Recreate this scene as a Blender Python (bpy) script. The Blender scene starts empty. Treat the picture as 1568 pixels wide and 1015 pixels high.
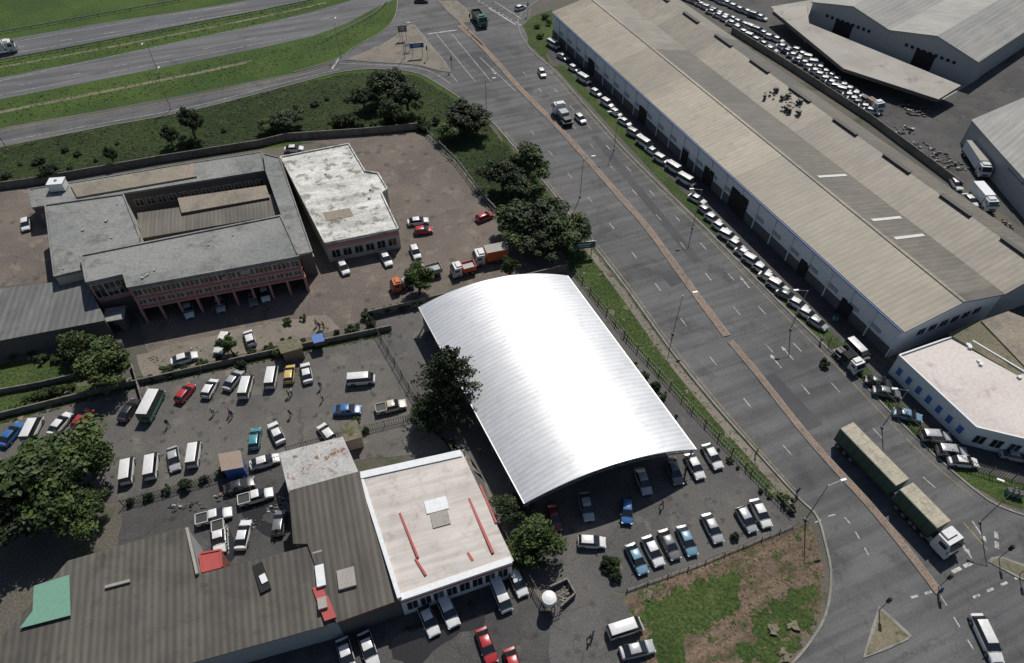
import bpy, bmesh, math, random
from math import radians, sin, cos, pi, atan2, hypot, sqrt
from mathutils import Vector, Matrix
random.seed(7)
R=random.Random(11)
TH=radians(47.6); F=1046.0; H=83.0
CT,ST=cos(TH),sin(TH)
# survey helper: turns a bearing read off the survey photo into real ground metres
def P(u,v,z=0.0):
    dx=u-784.0; dy=507.5-v
    d1=F*CT+dy*ST; d2=-F*ST+dy*CT
    t=(z-H)/d2
    return (dx*t,d1*t)
def W(pts,z=0.0): return [P(a,b,z) for a,b in pts]
def cat(pts,n=6):
    if len(pts)<3: return list(pts)
    out=[]
    for i in range(len(pts)-1):
        p0=pts[max(i-1,0)];p1=pts[i];p2=pts[i+1];p3=pts[min(i+2,len(pts)-1)]
        for k in range(n):
            t=k/n
            out.append(tuple(0.5*((2*p1[j])+(-p0[j]+p2[j])*t+(2*p0[j]-5*p1[j]+4*p2[j]-p3[j])*t*t+(-p0[j]+3*p1[j]-3*p2[j]+p3[j])*t**3) for j in range(2)))
    out.append(pts[-1]); return out
COL=bpy.context.scene.collection
# ------------------------------------------------------------ materials
def newmat(name):
    m=bpy.data.materials.new(name); m.use_nodes=True
    nt=m.node_tree; b=nt.nodes['Principled BSDF']; return m,nt,b
def c4(c): return (c[0],c[1],c[2],1)
def plain(name,c,rough=.6,metal=0.0,spec=.5,coat=0):
    m,nt,b=newmat(name)
    b.inputs['Base Color'].default_value=c4(c); b.inputs['Roughness'].default_value=rough
    b.inputs['Metallic'].default_value=metal; b.inputs['Specular IOR Level'].default_value=spec
    b.inputs['Coat Weight'].default_value=coat
    tc=nt.nodes.new('ShaderNodeTexCoord'); n=nt.nodes.new('ShaderNodeTexNoise'); n.inputs['Scale'].default_value=2.5; n.inputs['Detail'].default_value=2
    nt.links.new(tc.outputs['Object'],n.inputs['Vector'])
    mr=nt.nodes.new('ShaderNodeMapRange'); mr.inputs[3].default_value=.82; mr.inputs[4].default_value=1.15
    nt.links.new(n.outputs['Fac'],mr.inputs[0])
    mx=nt.nodes.new('ShaderNodeMix'); mx.data_type='RGBA'; mx.blend_type='MULTIPLY'; mx.inputs[0].default_value=1
    mx.inputs[6].default_value=c4(c); nt.links.new(mr.outputs[0],mx.inputs[7]); nt.links.new(mx.outputs[2],b.inputs['Base Color'])
    return m
def noise(nt,vec,scale,detail=5,rough=.6,dist=0):
    n=nt.nodes.new('ShaderNodeTexNoise'); n.inputs['Scale'].default_value=scale; n.inputs['Detail'].default_value=detail
    n.inputs['Roughness'].default_value=rough; n.inputs['Distortion'].default_value=dist
    nt.links.new(vec,n.inputs['Vector']); return n.outputs['Fac']
def mrange(nt,v,a,b,c=0,d=1):
    m=nt.nodes.new('ShaderNodeMapRange'); m.interpolation_type='SMOOTHSTEP'
    for i,x in zip((1,2,3,4),(a,b,c,d)): m.inputs[i].default_value=x
    nt.links.new(v,m.inputs[0]); return m.outputs[0]
def mix(nt,fac,a,b,mode='MIX'):
    m=nt.nodes.new('ShaderNodeMix'); m.data_type='RGBA'; m.blend_type=mode
    for s,x in ((0,fac),(6,a),(7,b)):
        if isinstance(x,(int,float)) : m.inputs[s].default_value=x if s==0 else (x,x,x,1)
        elif isinstance(x,tuple): m.inputs[s].default_value=c4(x)
        else: nt.links.new(x,m.inputs[s])
    return m.outputs[2]
def ground(name,c1,c2,c3,s1=.12,s2=.35,lo3=.52,hi3=.66,rough=.9,bump=.25,fs=4.0,fine=(.7,1.3),stretch=None,ang=0,crack=0,spots=0,seam=.7):
    m,nt,b=newmat(name)
    tc=nt.nodes.new('ShaderNodeTexCoord'); vec=tc.outputs['Object']
    f1=noise(nt,vec,s1,4); f2=noise(nt,vec,s2,5,.65,.3); f3=noise(nt,vec,fs,3,.75)
    col=mix(nt,mrange(nt,f1,.38,.62),c1,c2)
    col=mix(nt,mrange(nt,f2,lo3,hi3),col,c3)
    col=mix(nt,1.0,col,mrange(nt,f3,.3,.7,fine[0],fine[1]),'MULTIPLY')
    if stretch:
        mp=nt.nodes.new('ShaderNodeMapping'); mp.inputs['Scale'].default_value=(stretch[0],stretch[1],1)
        vr=nt.nodes.new('ShaderNodeVectorRotate'); vr.rotation_type='Z_AXIS'; vr.inputs['Angle'].default_value=-ang
        nt.links.new(vec,vr.inputs['Vector'])
        nt.links.new(vr.outputs[0],mp.inputs['Vector'])
        fs_=noise(nt,mp.outputs[0],1.0,4,.6)
        col=mix(nt,1.0,col,mrange(nt,fs_,.35,.65,.80,1.16),'MULTIPLY')
    if crack:
        nn=nt.nodes.new('ShaderNodeTexNoise'); nn.inputs['Scale'].default_value=.6; nn.inputs['Detail'].default_value=3; nt.links.new(vec,nn.inputs['Vector'])
        ad=nt.nodes.new('ShaderNodeVectorMath'); ad.operation='MULTIPLY_ADD'; ad.inputs[1].default_value=(4,4,0); nt.links.new(nn.outputs['Color'],ad.inputs[0]); nt.links.new(vec,ad.inputs[2])
        v=nt.nodes.new('ShaderNodeTexVoronoi'); v.feature='DISTANCE_TO_EDGE'; v.inputs['Scale'].default_value=crack; nt.links.new(ad.outputs[0],v.inputs['Vector'])
        col=mix(nt,1.0,col,mrange(nt,v.outputs['Distance'],.0,.01,seam,1.0),'MULTIPLY')
    if spots:
        v=nt.nodes.new('ShaderNodeTexVoronoi'); v.inputs['Scale'].default_value=spots; nt.links.new(vec,v.inputs['Vector'])
        col=mix(nt,1.0,col,mrange(nt,v.outputs['Distance'],.05,.28,.65,1.0),'MULTIPLY')
    nt.links.new(col,b.inputs['Base Color']); b.inputs['Roughness'].default_value=rough
    b.inputs['Specular IOR Level'].default_value=.25
    if bump>.2:
        fb=noise(nt,vec,fs*.7,1,.6)
        bp=nt.nodes.new('ShaderNodeBump'); bp.inputs['Strength'].default_value=bump; bp.inputs['Distance'].default_value=.3
        nt.links.new(fb,bp.inputs['Height']); nt.links.new(bp.outputs[0],b.inputs['Normal'])
    return m
def roofmat(name,c1,c2,ang,pitch=.9,rough=.6,metal=0,stain=(.05,.045,.04),slo=.58,shi=.8,rib=.35,ribc=.12,sheet=None,patch=None,streak=(.84,1.14)):
    m,nt,b=newmat(name)
    tc=nt.nodes.new('ShaderNodeTexCoord')
    vr=nt.nodes.new('ShaderNodeVectorRotate'); vr.rotation_type='Z_AXIS'; vr.inputs['Angle'].default_value=-ang
    nt.links.new(tc.outputs['Object'],vr.inputs['Vector']); vec=vr.outputs[0]
    w=nt.nodes.new('ShaderNodeTexWave'); w.wave_type='BANDS'; w.bands_direction='X'; w.inputs['Scale'].default_value=2*pi/(20*pitch)
    nt.links.new(vec,w.inputs['Vector'])
    mp=nt.nodes.new('ShaderNodeMapping'); mp.inputs['Scale'].default_value=(1.1,.07,1); nt.links.new(vec,mp.inputs['Vector'])
    fs=noise(nt,mp.outputs[0],1.0,4,.65); f1=noise(nt,vec,.11,4); f2=noise(nt,vec,.5,5,.7,.4)
    col=mix(nt,mrange(nt,f1,.38,.62),c1,c2)
    if patch:
        mp2=nt.nodes.new('ShaderNodeMapping'); mp2.inputs['Scale'].default_value=(patch[0],0.001,0.001); nt.links.new(vec,mp2.inputs['Vector'])
        v=nt.nodes.new('ShaderNodeTexVoronoi'); v.inputs['Scale'].default_value=1; nt.links.new(mp2.outputs[0],v.inputs['Vector'])
        sp=nt.nodes.new('ShaderNodeSeparateColor'); nt.links.new(v.outputs['Color'],sp.inputs[0])
        col=mix(nt,1.0,col,mrange(nt,sp.outputs[0],0,1,patch[1],patch[2]),'MULTIPLY')
    col=mix(nt,mrange(nt,f2,slo,shi),col,stain)
    col=mix(nt,1.0,col,mrange(nt,fs,.3,.7,streak[0],streak[1]),'MULTIPLY')
    col=mix(nt,1.0,col,mrange(nt,w.outputs['Fac'],0,1,1-ribc,1+ribc*.6),'MULTIPLY')
    nt.links.new(col,b.inputs['Base Color']); b.inputs['Roughness'].default_value=rough; b.inputs['Metallic'].default_value=metal
    bp=nt.nodes.new('ShaderNodeBump'); bp.inputs['Strength'].default_value=rib; bp.inputs['Distance'].default_value=.06
    nt.links.new(w.outputs['Fac'],bp.inputs['Height']); nt.links.new(bp.outputs[0],b.inputs['Normal'])
    return m
AX=atan2(.924,-.381)   # direction of the main road / warehouse
M={}
M['ground']=ground('ground_soil',(.085,.082,.07),(.12,.105,.085),(.05,.06,.027),.03,.12)
M['road']=ground('asphalt_road',(.088,.089,.091),(.115,.114,.113),(.068,.069,.072),.05,.14,.50,.70,.85,.12,6,(.82,1.16),(.55,.03),AX,.09,0,.75)
M['hway']=ground('asphalt_highway',(.1,.103,.108),(.12,.121,.124),(.08,.081,.086),.04,.12,.55,.75,.85,.1,6,(.88,1.12),(.03,.5),radians(20))
M['lot']=ground('asphalt_lot',(.108,.104,.098),(.082,.080,.077),(.14,.133,.12),.09,.3,.54,.72,.88,.15,5,(.75,1.22),None,0,.12,.45)
M['lot2']=ground('asphalt_old',(.122,.116,.106),(.09,.087,.081),(.15,.138,.12),.08,.25,.53,.72,.9,.15,5,(.75,1.22),None,0,.11,.4)
M['lotdark']=ground('asphalt_dark',(.05,.05,.05),(.075,.073,.07),(.105,.1,.09),.1,.3,.56,.76,.8,.15,5,(.7,1.25),None,0,.12,.4)
M['dirtyard']=ground('dirt_yard',(.152,.128,.109),(.118,.102,.089),(.185,.162,.133),.08,.3,.52,.7,.95,.25,4,(.75,1.22),None,0,.08,.3)
M['dirt']=ground('bare_dirt',(.15,.108,.077),(.118,.088,.063),(.075,.072,.036),.1,.32,.5,.62,.95,.5,3,(.65,1.3),(.12,.9),radians(25))
M['grass']=ground('verge_grass',(.034,.058,.014),(.05,.077,.020),(.088,.088,.042),.15,.6,.56,.76,.95,.8,2.5,(.55,1.4))
M['grassH']=ground('highway_grass',(.034,.065,.013),(.052,.088,.018),(.062,.073,.026),.06,.3,.54,.76,.95,.6,2.0,(.6,1.35))
M['grassD']=ground('bank_grass',(.018,.031,.009),(.028,.045,.012),(.042,.058,.018),.07,.35,.5,.72,.97,.9,1.6,(.5,1.4))
M['path']=ground('trodden_path',(.18,.16,.11),(.14,.13,.09),(.065,.075,.03),.15,.5,.5,.7,.95,.3,3,(.8,1.2))
M['pave']=ground('paving',(.2,.175,.145),(.16,.145,.12),(.09,.085,.05),.2,.6,.55,.7,.9,.2,4,(.75,1.2))
M['brickpave']=ground('brick_paving',(.25,.18,.14),(.2,.15,.118),(.14,.12,.09),.2,.8,.5,.7,.9,.3,5,(.6,1.3))
M['kerb']=ground('kerb_concrete',(.26,.25,.225),(.2,.19,.17),(.13,.125,.105),.3,1,.52,.7,.85,.1,6,(.8,1.1))
M['conc']=ground('concrete_pale',(.34,.32,.285),(.28,.265,.235),(.19,.175,.155),.06,.2,.55,.72,.85,.1,4,(.85,1.1))
M['concwall']=ground('precast_concrete',(.19,.18,.16),(.15,.14,.125),(.09,.08,.068),.3,.8,.52,.72,.9,.2,3,(.8,1.15))
M['flat']=ground('flat_roof_grey',(.18,.188,.18),(.23,.235,.225),(.12,.125,.118),.09,.3,.5,.72,.8,.1,2,(.8,1.14),None,0,.07,0,.75)
M['flatwhite']=ground('flat_roof_white',(.58,.58,.54),(.46,.46,.425),(.20,.19,.165),.15,.5,.5,.66,.7,.1,2,(.75,1.1),(.6,.08),radians(-75))
M['offroof']=ground('office_roof',(.50,.45,.42),(.57,.52,.485),(.37,.31,.28),.08,.3,.52,.72,.7,.1,2,(.88,1.06))
M['rusty']=ground('rusty_sheet',(.44,.435,.42),(.36,.355,.34),(.2,.11,.07),.3,.9,.55,.66,.6,.1,3,(.75,1.1))
M['white']=plain('white_paint_wall',(.62,.64,.65),.6)
M['whitemark']=ground('road_paint_white',(.5,.5,.48),(.38,.38,.37),(.17,.17,.165),.3,1.6,.48,.62,.7,.05,6,(.75,1.1))
M['yellowmark']=ground('road_paint_yellow',(.42,.29,.07),(.34,.26,.08),(.16,.14,.09),.3,1.6,.46,.62,.7,.05,6,(.8,1.1))
M['pink']=plain('pink_plaster',(.42,.2,.18),.8)
M['brick']=ground('face_brick',(.2,.085,.06),(.16,.07,.05),(.25,.12,.09),.3,1,.5,.7,.9,.2,5)
M['beigewall']=plain('beige_plaster',(.42,.38,.31),.8)
M['greywall']=plain('grey_cladding',(.30,.32,.33),.6)
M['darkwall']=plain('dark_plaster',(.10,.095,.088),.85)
M['glass']=plain('window_glass',(.02,.025,.03),.08,0,.8)
M['frame']=plain('window_frame',(.55,.54,.51),.5)
M['dark']=plain('dark_opening',(.012,.012,.012),.9)
M['steel']=plain('galvanised_steel',(.3,.31,.32),.45,.6)
M['darksteel']=plain('dark_steel',(.06,.06,.062),.5,.4)
M['blue']=plain('blue_trim',(.05,.13,.36),.5)
M['red']=plain('red_trim',(.34,.05,.045),.6)
M['green']=plain('green_sheet',(.13,.27,.2),.6)
M['tank']=plain('tank_white',(.68,.68,.66),.4)
M['signblue']=plain('sign_blue',(.03,.09,.25),.5)
M['signteal']=plain('sign_teal',(.03,.10,.10),.5)
M['wood']=plain('timber',(.18,.14,.1),.8)
M['orange']=plain('orange_paint',(.55,.12,.03),.45)
# ------------------------------------------------------------ mesh builder
class MB:
    def __init__(s): s.v=[];s.f=[];s.m=[];s.mats=[]
    def mi(s,mat):
        if mat not in s.mats: s.mats.append(mat)
        return s.mats.index(mat)
    def face(s,pts,mat):
        b=len(s.v); s.v+= [tuple(p) for p in pts]; s.f.append(tuple(range(b,b+len(pts)))); s.m.append(s.mi(mat))
    def prism(s,poly,z0,z1,mat,top=None,bottom=False):
        a=sum(poly[i][0]*poly[(i+1)%len(poly)][1]-poly[(i+1)%len(poly)][0]*poly[i][1] for i in range(len(poly)))
        if a<0: poly=poly[::-1]
        n=len(poly)
        for i in range(n):
            p,q=poly[i],poly[(i+1)%n]
            s.face([(p[0],p[1],z0),(q[0],q[1],z0),(q[0],q[1],z1),(p[0],p[1],z1)],mat)
        s.face([(p[0],p[1],z1) for p in poly],top or mat)
        if bottom: s.face([(p[0],p[1],z0) for p in poly[::-1]],mat)
    def box(s,c,d,ang=0,mat=None):
        ca,sa=cos(ang),sin(ang); hx,hy,hz=d[0]/2,d[1]/2,d[2]/2
        q=[]
        for z in (-hz,hz):
            for x,y in ((-hx,-hy),(hx,-hy),(hx,hy),(-hx,hy)):
                q.append((c[0]+x*ca-y*sa,c[1]+x*sa+y*ca,c[2]+z))
        for f in ((3,2,1,0),(4,5,6,7),(0,1,5,4),(1,2,6,5),(2,3,7,6),(3,0,4,7)):
            s.face([q[i] for i in f],mat)
    def wallbox(s,a,b,z0,z1,t,mat):
        L=hypot(b[0]-a[0],b[1]-a[1]); s.box(((a[0]+b[0])/2,(a[1]+b[1])/2,(z0+z1)/2),(L,t,z1-z0),atan2(b[1]-a[1],b[0]-a[0]),mat)
    def tube(s,p,q,r0,r1,mat,n=8,cap=True):
        p=Vector(p);q=Vector(q);d=(q-p).normalized(); a=d.orthogonal().normalized(); b=d.cross(a)
        A=[p+(a*cos(2*pi*i/n)+b*sin(2*pi*i/n))*r0 for i in range(n)]
        B=[q+(a*cos(2*pi*i/n)+b*sin(2*pi*i/n))*r1 for i in range(n)]
        for i in range(n): s.face([A[i],A[(i+1)%n],B[(i+1)%n],B[i]],mat)
        if cap: s.face(B,mat); s.face(A[::-1],mat)
    def strip(s,pts,w,z0,z1,mat):
        n=len(pts); L=[];Rr=[]
        for i in range(n):
            a=pts[max(i-1,0)];b=pts[min(i+1,n-1)]
            dx,dy=b[0]-a[0],b[1]-a[1]; l=hypot(dx,dy) or 1; nx,ny=-dy/l,dx/l
            L.append((pts[i][0]+nx*w/2,pts[i][1]+ny*w/2)); Rr.append((pts[i][0]-nx*w/2,pts[i][1]-ny*w/2))
        for i in range(n-1):
            s.face([(*Rr[i],z1),(*Rr[i+1],z1),(*L[i+1],z1),(*L[i],z1)],mat)
            if z1-z0>.008:
                s.face([(*Rr[i],z0),(*Rr[i+1],z0),(*Rr[i+1],z1),(*Rr[i],z1)],mat)
                s.face([(*L[i+1],z0),(*L[i],z0),(*L[i],z1),(*L[i+1],z1)],mat)
        if z1-z0>.008:
            s.face([(*L[0],z0),(*Rr[0],z0),(*Rr[0],z1),(*L[0],z1)],mat); s.face([(*Rr[-1],z0),(*L[-1],z0),(*L[-1],z1),(*Rr[-1],z1)],mat)
    def mesh(s,name,smooth=False):
        me=bpy.data.meshes.new(name); me.from_pydata(s.v,[],s.f)
        for m in s.mats: me.materials.append(m)
        me.polygons.foreach_set('material_index',s.m)
        if smooth: me.polygons.foreach_set('use_smooth',[True]*len(s.f))
        me.update(); return me
    def obj(s,name,parent=None,smooth=False):
        o=bpy.data.objects.new(name,s.mesh(name,smooth)); COL.objects.link(o)
        if parent is not None:
            o.parent=parent; o.matrix_parent_inverse=Matrix.Translation(-Vector(parent.location))
        return o
def empty(name,loc=(0,0,0)):
    e=bpy.data.objects.new(name,None); e.location=loc; e.empty_display_size=1; COL.objects.link(e); return e
RJ=random.Random(99)
def jag(p,amp,step=1.3):
    out=[]; n=len(p)
    for i in range(n):
        a=p[i];b=p[(i+1)%n]; l=hypot(b[0]-a[0],b[1]-a[1]); k=max(1,min(120,int(l/step)))
        for j in range(k):
            t=j/k; out.append((a[0]+(b[0]-a[0])*t+RJ.gauss(0,amp),a[1]+(b[1]-a[1])*t+RJ.gauss(0,amp)))
    return out
def sheet(name,px,z,mat,smooth=0,rough=None):
    p=W(px)
    if smooth: p=cat(p+[p[0]],smooth)[:-1]
    if rough is None and mat in (M['grass'],M['dirt'],M['path'],M['pave'],M['dirtyard'],M['lotdark'],M['lot']): rough=.16
    if rough: p=jag(p,rough)
    mb=MB(); a=sum(p[i][0]*p[(i+1)%len(p)][1]-p[(i+1)%len(p)][0]*p[i][1] for i in range(len(p)))
    if a<0:p=p[::-1]
    mb.face([(x,y,z) for x,y in p],mat); return mb.obj(name)
def xat(tab,y):
    for i in range(len(tab)-1):
        if tab[i][0]<=y<=tab[i+1][0]:
            t=(y-tab[i][0])/(tab[i+1][0]-tab[i][0]); return tab[i][1]+t*(tab[i+1][1]-tab[i][1])
    return tab[-1][1] if y>tab[-1][0] else tab[0][1]
def inside(p,poly):
    c=False;n=len(poly);j=n-1
    for i in range(n):
        if (poly[i][1]>p[1])!=(poly[j][1]>p[1]) and p[0]<(poly[j][0]-poly[i][0])*(p[1]-poly[i][1])/(poly[j][1]-poly[i][1])+poly[i][0]: c=not c
        j=i
    return c
def scatter(px,n,seed=0):
    r=random.Random(seed); q=W(px); xs=[a for a,b in q]; ys=[b for a,b in q]; out=[]; t=0
    while len(out)<n and t<n*40:
        t+=1; p=(r.uniform(min(xs),max(xs)),r.uniform(min(ys),max(ys)))
        if inside(p,q): out.append(p)
    return out
# ------------------------------------------------------------ ground & roads
mb=MB(); mb.face([(-2500,-1500,0),(2500,-1500,0),(2500,3500,0),(-2500,3500,0)],M['ground']); mb.obj('ground')
L_=[(190,757),(240,800),(290,842),(365,900),(440,958),(540,1030),(620,1095),(690,1157),(730,1193),(765,1225)]
M_=[(0,672),(40,703),(75,742),(140,800),(190,850),(245,900),(300,948),(350,992),(430,1050),(515,1113),(575,1162),(655,1225),(715,1277),(770,1328),(845,1390),(910,1440)]
R_=[(45,795),(75,812),(110,850),(175,908),(235,962),(300,1028),(345,1075),(390,1120),(450,1180),(515,1247),(560,1295),(610,1343),(660,1392),(710,1445),(750,1492),(775,1530)]
lk=[(x,y) for y,x in L_]; rk=[(x,y) for y,x in R_]; mk=[(x,y) for y,x in M_]
corner=[(1250,790),(1263,830),(1272,880),(1264,940),(1235,990),(1190,1040),(1120,1120)]
bankpx=[(-200,268),(0,227),(150,198),(300,169),(450,131),(520,114),(580,109),(636,116),(684,144),(720,170),(752,196),(796,246),(838,296),(896,372),(880,392),(800,360),(745,310),(700,250),(655,205),(600,202),(430,214),(400,226),(50,278),(0,286),(-200,318)]
vergepx=[(760,196),(800,246),(842,296),(900,370),(958,446),(1030,546),(1095,626),(1157,696),(1193,736),(1215,765),(1200,775),(1150,730),(1060,630),(960,520),(872,412),(840,330)]
dirtpx=[(955,914),(1195,818),(1240,800),(1253,840),(1262,880),(1253,940),(1222,985),(1180,1030),(1110,1120),(1030,1120)]
sheet('highway_grass_verge',[(-260,-60),(-260,330),(0,285),(400,228),(640,200),(760,190),(690,60),(640,-90),(0,-90)],.01,M['grassH'])
sheet('highway_carriageway',[(-200,98),(0,62),(150,36),(300,14),(390,-2),(520,-30),(640,-30),(470,0),(400,14),(200,53),(0,91),(-200,130)],.02,M['hway'])
sheet('highway_carriageway',[(-200,156),(0,119),(200,80),(400,38),(520,6),(600,-20),(625,-10),(575,12),(530,36),(480,55),(400,73),(200,113),(0,152),(-200,192)],.02,M['hway'])
sheet('slip_road',[(-200,234),(0,196),(150,170),(300,142),(450,112),(515,92),(545,72),(585,50),(606,25),(610,0),(600,-60),(820,-60),(800,150),(757,190),(725,165),(690,140),(640,112),(580,105),(520,110),(450,128),(300,167),(150,195),(0,224),(-200,265)],.025,M['road'],0,0)
sheet('main_road',lk+corner+[(1720,1120),(1720,870),(1600,800)]+rk[::-1]+[(797,20),(850,-15),(900,-60),(640,-60),(690,130)],.035,M['road'],0,0)
sheet('grass_bank',bankpx,.02,M['grassD'],0,.25)
mb=MB(); mb.strip(cat(W([(-150,205),(0,172),(150,142),(300,112),(400,90),(470,72),(560,50)])),1.3,.0,.018,M['path']); mb.obj('footpath')
mb=MB(); mb.strip(cat(W([(-150,130),(0,103),(200,66),(400,26),(500,4)])),.9,.0,.018,M['path']); mb.obj('footpath')
sheet('grass_verge',vergepx,.03,M['grass'])
mb=MB(); kerbw=cat(W([(a-9,b+4) for a,b in lk[3:]])); mb.strip(kerbw,1.3,.0,.045,M['pave']); mb.obj('pavement')
mb=MB(); mb.strip(cat(W([(855,100),(912,160),(970,222),(1032,288),(1080,335),(1130,382),(1190,442),(1256,506),(1302,548),(1350,600),(1400,652),(1450,700),(1500,742)])),2.4,0,.028,M['grass']); mb.obj('grass_verge')
sheet('warehouse_forecourt',[(820,40),(850,40),(1360,548),(1480,660),(1580,690),(1700,760),(1620,800),(1530,768),(1445,700),(1345,600),(1250,505),(1120,380),(1030,290),(910,165),(835,80)],.015,M['lotdark'])
sheet('grass_verge',[(800,40),(815,25),(846,15),(850,60),(835,85),(850,105),(815,72)],.03,M['grass'])
sheet('grass_verge',[(1420,682),(1500,722),(1600,752),(1600,790),(1530,768),(1490,744),(1445,704)],.032,M['grass'])
sheet('scrap_yard_ground',[(980,-60),(1100,30),(1568,350),(1800,460),(1800,-60)],.012,M['lotdark'])
sheet('loading_yard',[(1180,10),(1300,-10),(1500,120),(1440,155),(1300,110)],.018,M['conc'])
sheet('motor_yard',[(430,214),(560,207),(640,203),(700,250),(752,325),(770,365),(800,400),(640,450),(565,487),(480,510),(460,430),(620,360),(540,225)],.018,M['dirtyard'])
sheet('service_yard',[(400,420),(620,350),(660,380),(800,390),(820,412),(570,490),(230,560),(205,470)],.02,M['dirtyard'])
sheet('side_yard',[(-100,300),(60,288),(90,430),(-100,450)],.018,M['dirtyard'])
sheet('lawn',[(-100,575),(60,545),(105,560),(125,605),(-60,640),(-100,640)],.02,M['grass'])
sheet('grass_verge',[(-100,648),(0,620),(150,585),(215,575),(600,500),(600,512),(215,592),(165,603),(0,650),(-100,678)],.021,M['grass'])
sheet('grass_verge',[(210,545),(250,530),(440,488),(500,480),(520,505),(220,580)],.022,M['pave'])
sheet('car_park',[(-100,680),(0,652),(165,605),(215,594),(600,512),(655,655),(700,690),(540,705),(430,700),(200,765),(170,770),(-100,760)],.023,M['lot2'])
sheet('canopy_car_park',[(565,487),(868,415),(1228,800),(1050,870),(845,945),(700,700)],.024,M['lot'])
sheet('yard_ground',[(190,770),(430,705),(545,720),(470,840),(300,885),(180,835)],.026,M['lotdark'])
sheet('street_forecourt',[(380,1010),(620,925),(785,865),(845,945),(950,915),(1000,1010),(980,1150),(300,1150)],.024,M['lotdark'])
sheet('driveway',[(845,945),(953,910),(1008,1040),(1030,1150),(860,1150),(840,1000)],.03,M['lot'])
sheet('dirt_verge',dirtpx,.032,M['dirt'])
# irregular grass growing over the bare soil
def blobs(name,px,n,r0,r1,mat,z,seed):
    r=random.Random(seed); mb=MB()
    for i,(x,y) in enumerate(scatter(px,n,seed)):
        rad=r.uniform(r0,r1); k=22; st=r.uniform(.5,1.0); a0=r.uniform(0,3)
        pts=[]
        for j in range(k):
            th=2*pi*j/k; d=rad*r.uniform(.5,1.15); px_,py_=cos(th)*d,sin(th)*d*st; pts.append((x+px_*cos(a0)-py_*sin(a0),y+px_*sin(a0)+py_*cos(a0),z+i*.0004))
        mb.face(pts,mat)
    mb.obj(name)
blobs('grass_patch',[(980,935),(1040,900),(1130,880),(1130,920),(1090,950),(1040,975),(1040,1015),(1015,1015)],95,.5,1.6,M['grass'],.036,4)
blobs('grass_patch',[(1170,940),(1235,900),(1255,930),(1235,975),(1190,1015),(1140,1040),(1140,980)],60,.5,1.5,M['grass'],.038,5)
blobs('grass_patch',dirtpx,70,.15,.6,M['grass'],.034,6)
blobs('soil_patch',vergepx,30,.25,.8,M['path'],.034,7)
blobs('soil_patch',[(-60,640),(60,600),(600,500),(600,512),(60,650)],25,.3,.9,M['pave'],.026,8)
def oils(px,n,seed): blobs('oil_stain',px,n,.12,.45,M['lotdark'],.0275,seed)
oils([(180,760),(0,680),(170,620),(600,520),(640,640),(430,690)],60,21); oils([(870,790),(1100,700),(1200,790),(1050,850),(870,890)],40,22)
sheet('side_passage',[(655,655),(700,690),(745,740),(800,860),(840,930),(845,945),(800,880),(770,800),(720,700)],.027,M['pave'])
mb=MB(); mb.strip(cat(W(lk+corner)),.28,0,.16,M['kerb']); mb.obj('kerb')
mb=MB(); mb.strip(cat(W([(850,-15),(800,20),(795,45)]+rk[1:]+[(1600,800)])),.28,0,.16,M['kerb']); mb.obj('kerb')
mb=MB(); mb.strip(cat(W([(0,226),(150,196),(300,168),(450,129),(520,111),(580,106),(640,113),(690,141),(725,166),(757,190)])),.22,0,.15,M['kerb'])
mb.strip(cat(W([(450,111),(515,91),(545,71),(585,49),(605,25),(609,0)])),.22,0,.15,M['kerb']); mb.obj('kerb')
def median(px,w):
    mb=MB(); pts=cat(W(px)); mb.strip(pts,w,0,.16,M['kerb']); mb.strip(pts,w-.3,0,.17,M['brickpave']); return mb.obj('median_island')
median(mk[1:10],1.35); median([(1118,523),(1162,575),(1225,655),(1277,715),(1328,770),(1390,845),(1438,908)],1.1)
median([(672,2),(690,14),(712,42),(740,70)],1.0)
def island(px,mat,name='traffic_island',sm=2):
    mb=MB(); p=cat(W(px+[px[0]]),sm)[:-1] if sm else W(px)
    mb.prism(p,0,.15,M['kerb'],M['kerb']); cx=sum(a for a,b in p)/len(p);cy=sum(b for a,b in p)/len(p)
    q=[]
    for a,b in p:
        d=hypot(a-cx,b-cy) or 1; k=max(0,(d-.4)/d); q.append((cx+(a-cx)*k,cy+(b-cy)*k))
    mb.prism(q,.1,.18,mat,mat); return mb.obj(name)
island([(528,92),(560,80),(600,60),(628,38),(640,44),(662,72),(692,112),(640,100),(580,96)],M['pave'])
island([(1345,928),(1388,966),(1390,980),(1330,1005),(1323,998)],M['path'])
island([(1512,860),(1530,852),(1600,880),(1600,905)],M['path'])
island([(672,4),(700,2),(722,26),(706,36)],M['pave'])
sheet('grass_verge',[(300,138),(450,107),(510,88),(545,66),(590,40),(605,15),(590,10),(560,28),(500,62),(400,84)],.03,M['grassH'])
mk_=MB()
def flat(pts,w,z,mat):
    n=len(pts);L=[];Q=[]
    for i in range(n):
        a=pts[max(i-1,0)];b=pts[min(i+1,n-1)];dx,dy=b[0]-a[0],b[1]-a[1];l=hypot(dx,dy)
        if l<1e-4: dx,dy,l=1,0,1
        L.append((pts[i][0]-dy/l*w/2,pts[i][1]+dx/l*w/2));Q.append((pts[i][0]+dy/l*w/2,pts[i][1]-dx/l*w/2))
    for i in range(n-1): mk_.face([(*Q[i],z),(*Q[i+1],z),(*L[i+1],z),(*L[i],z)],mat)
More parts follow.
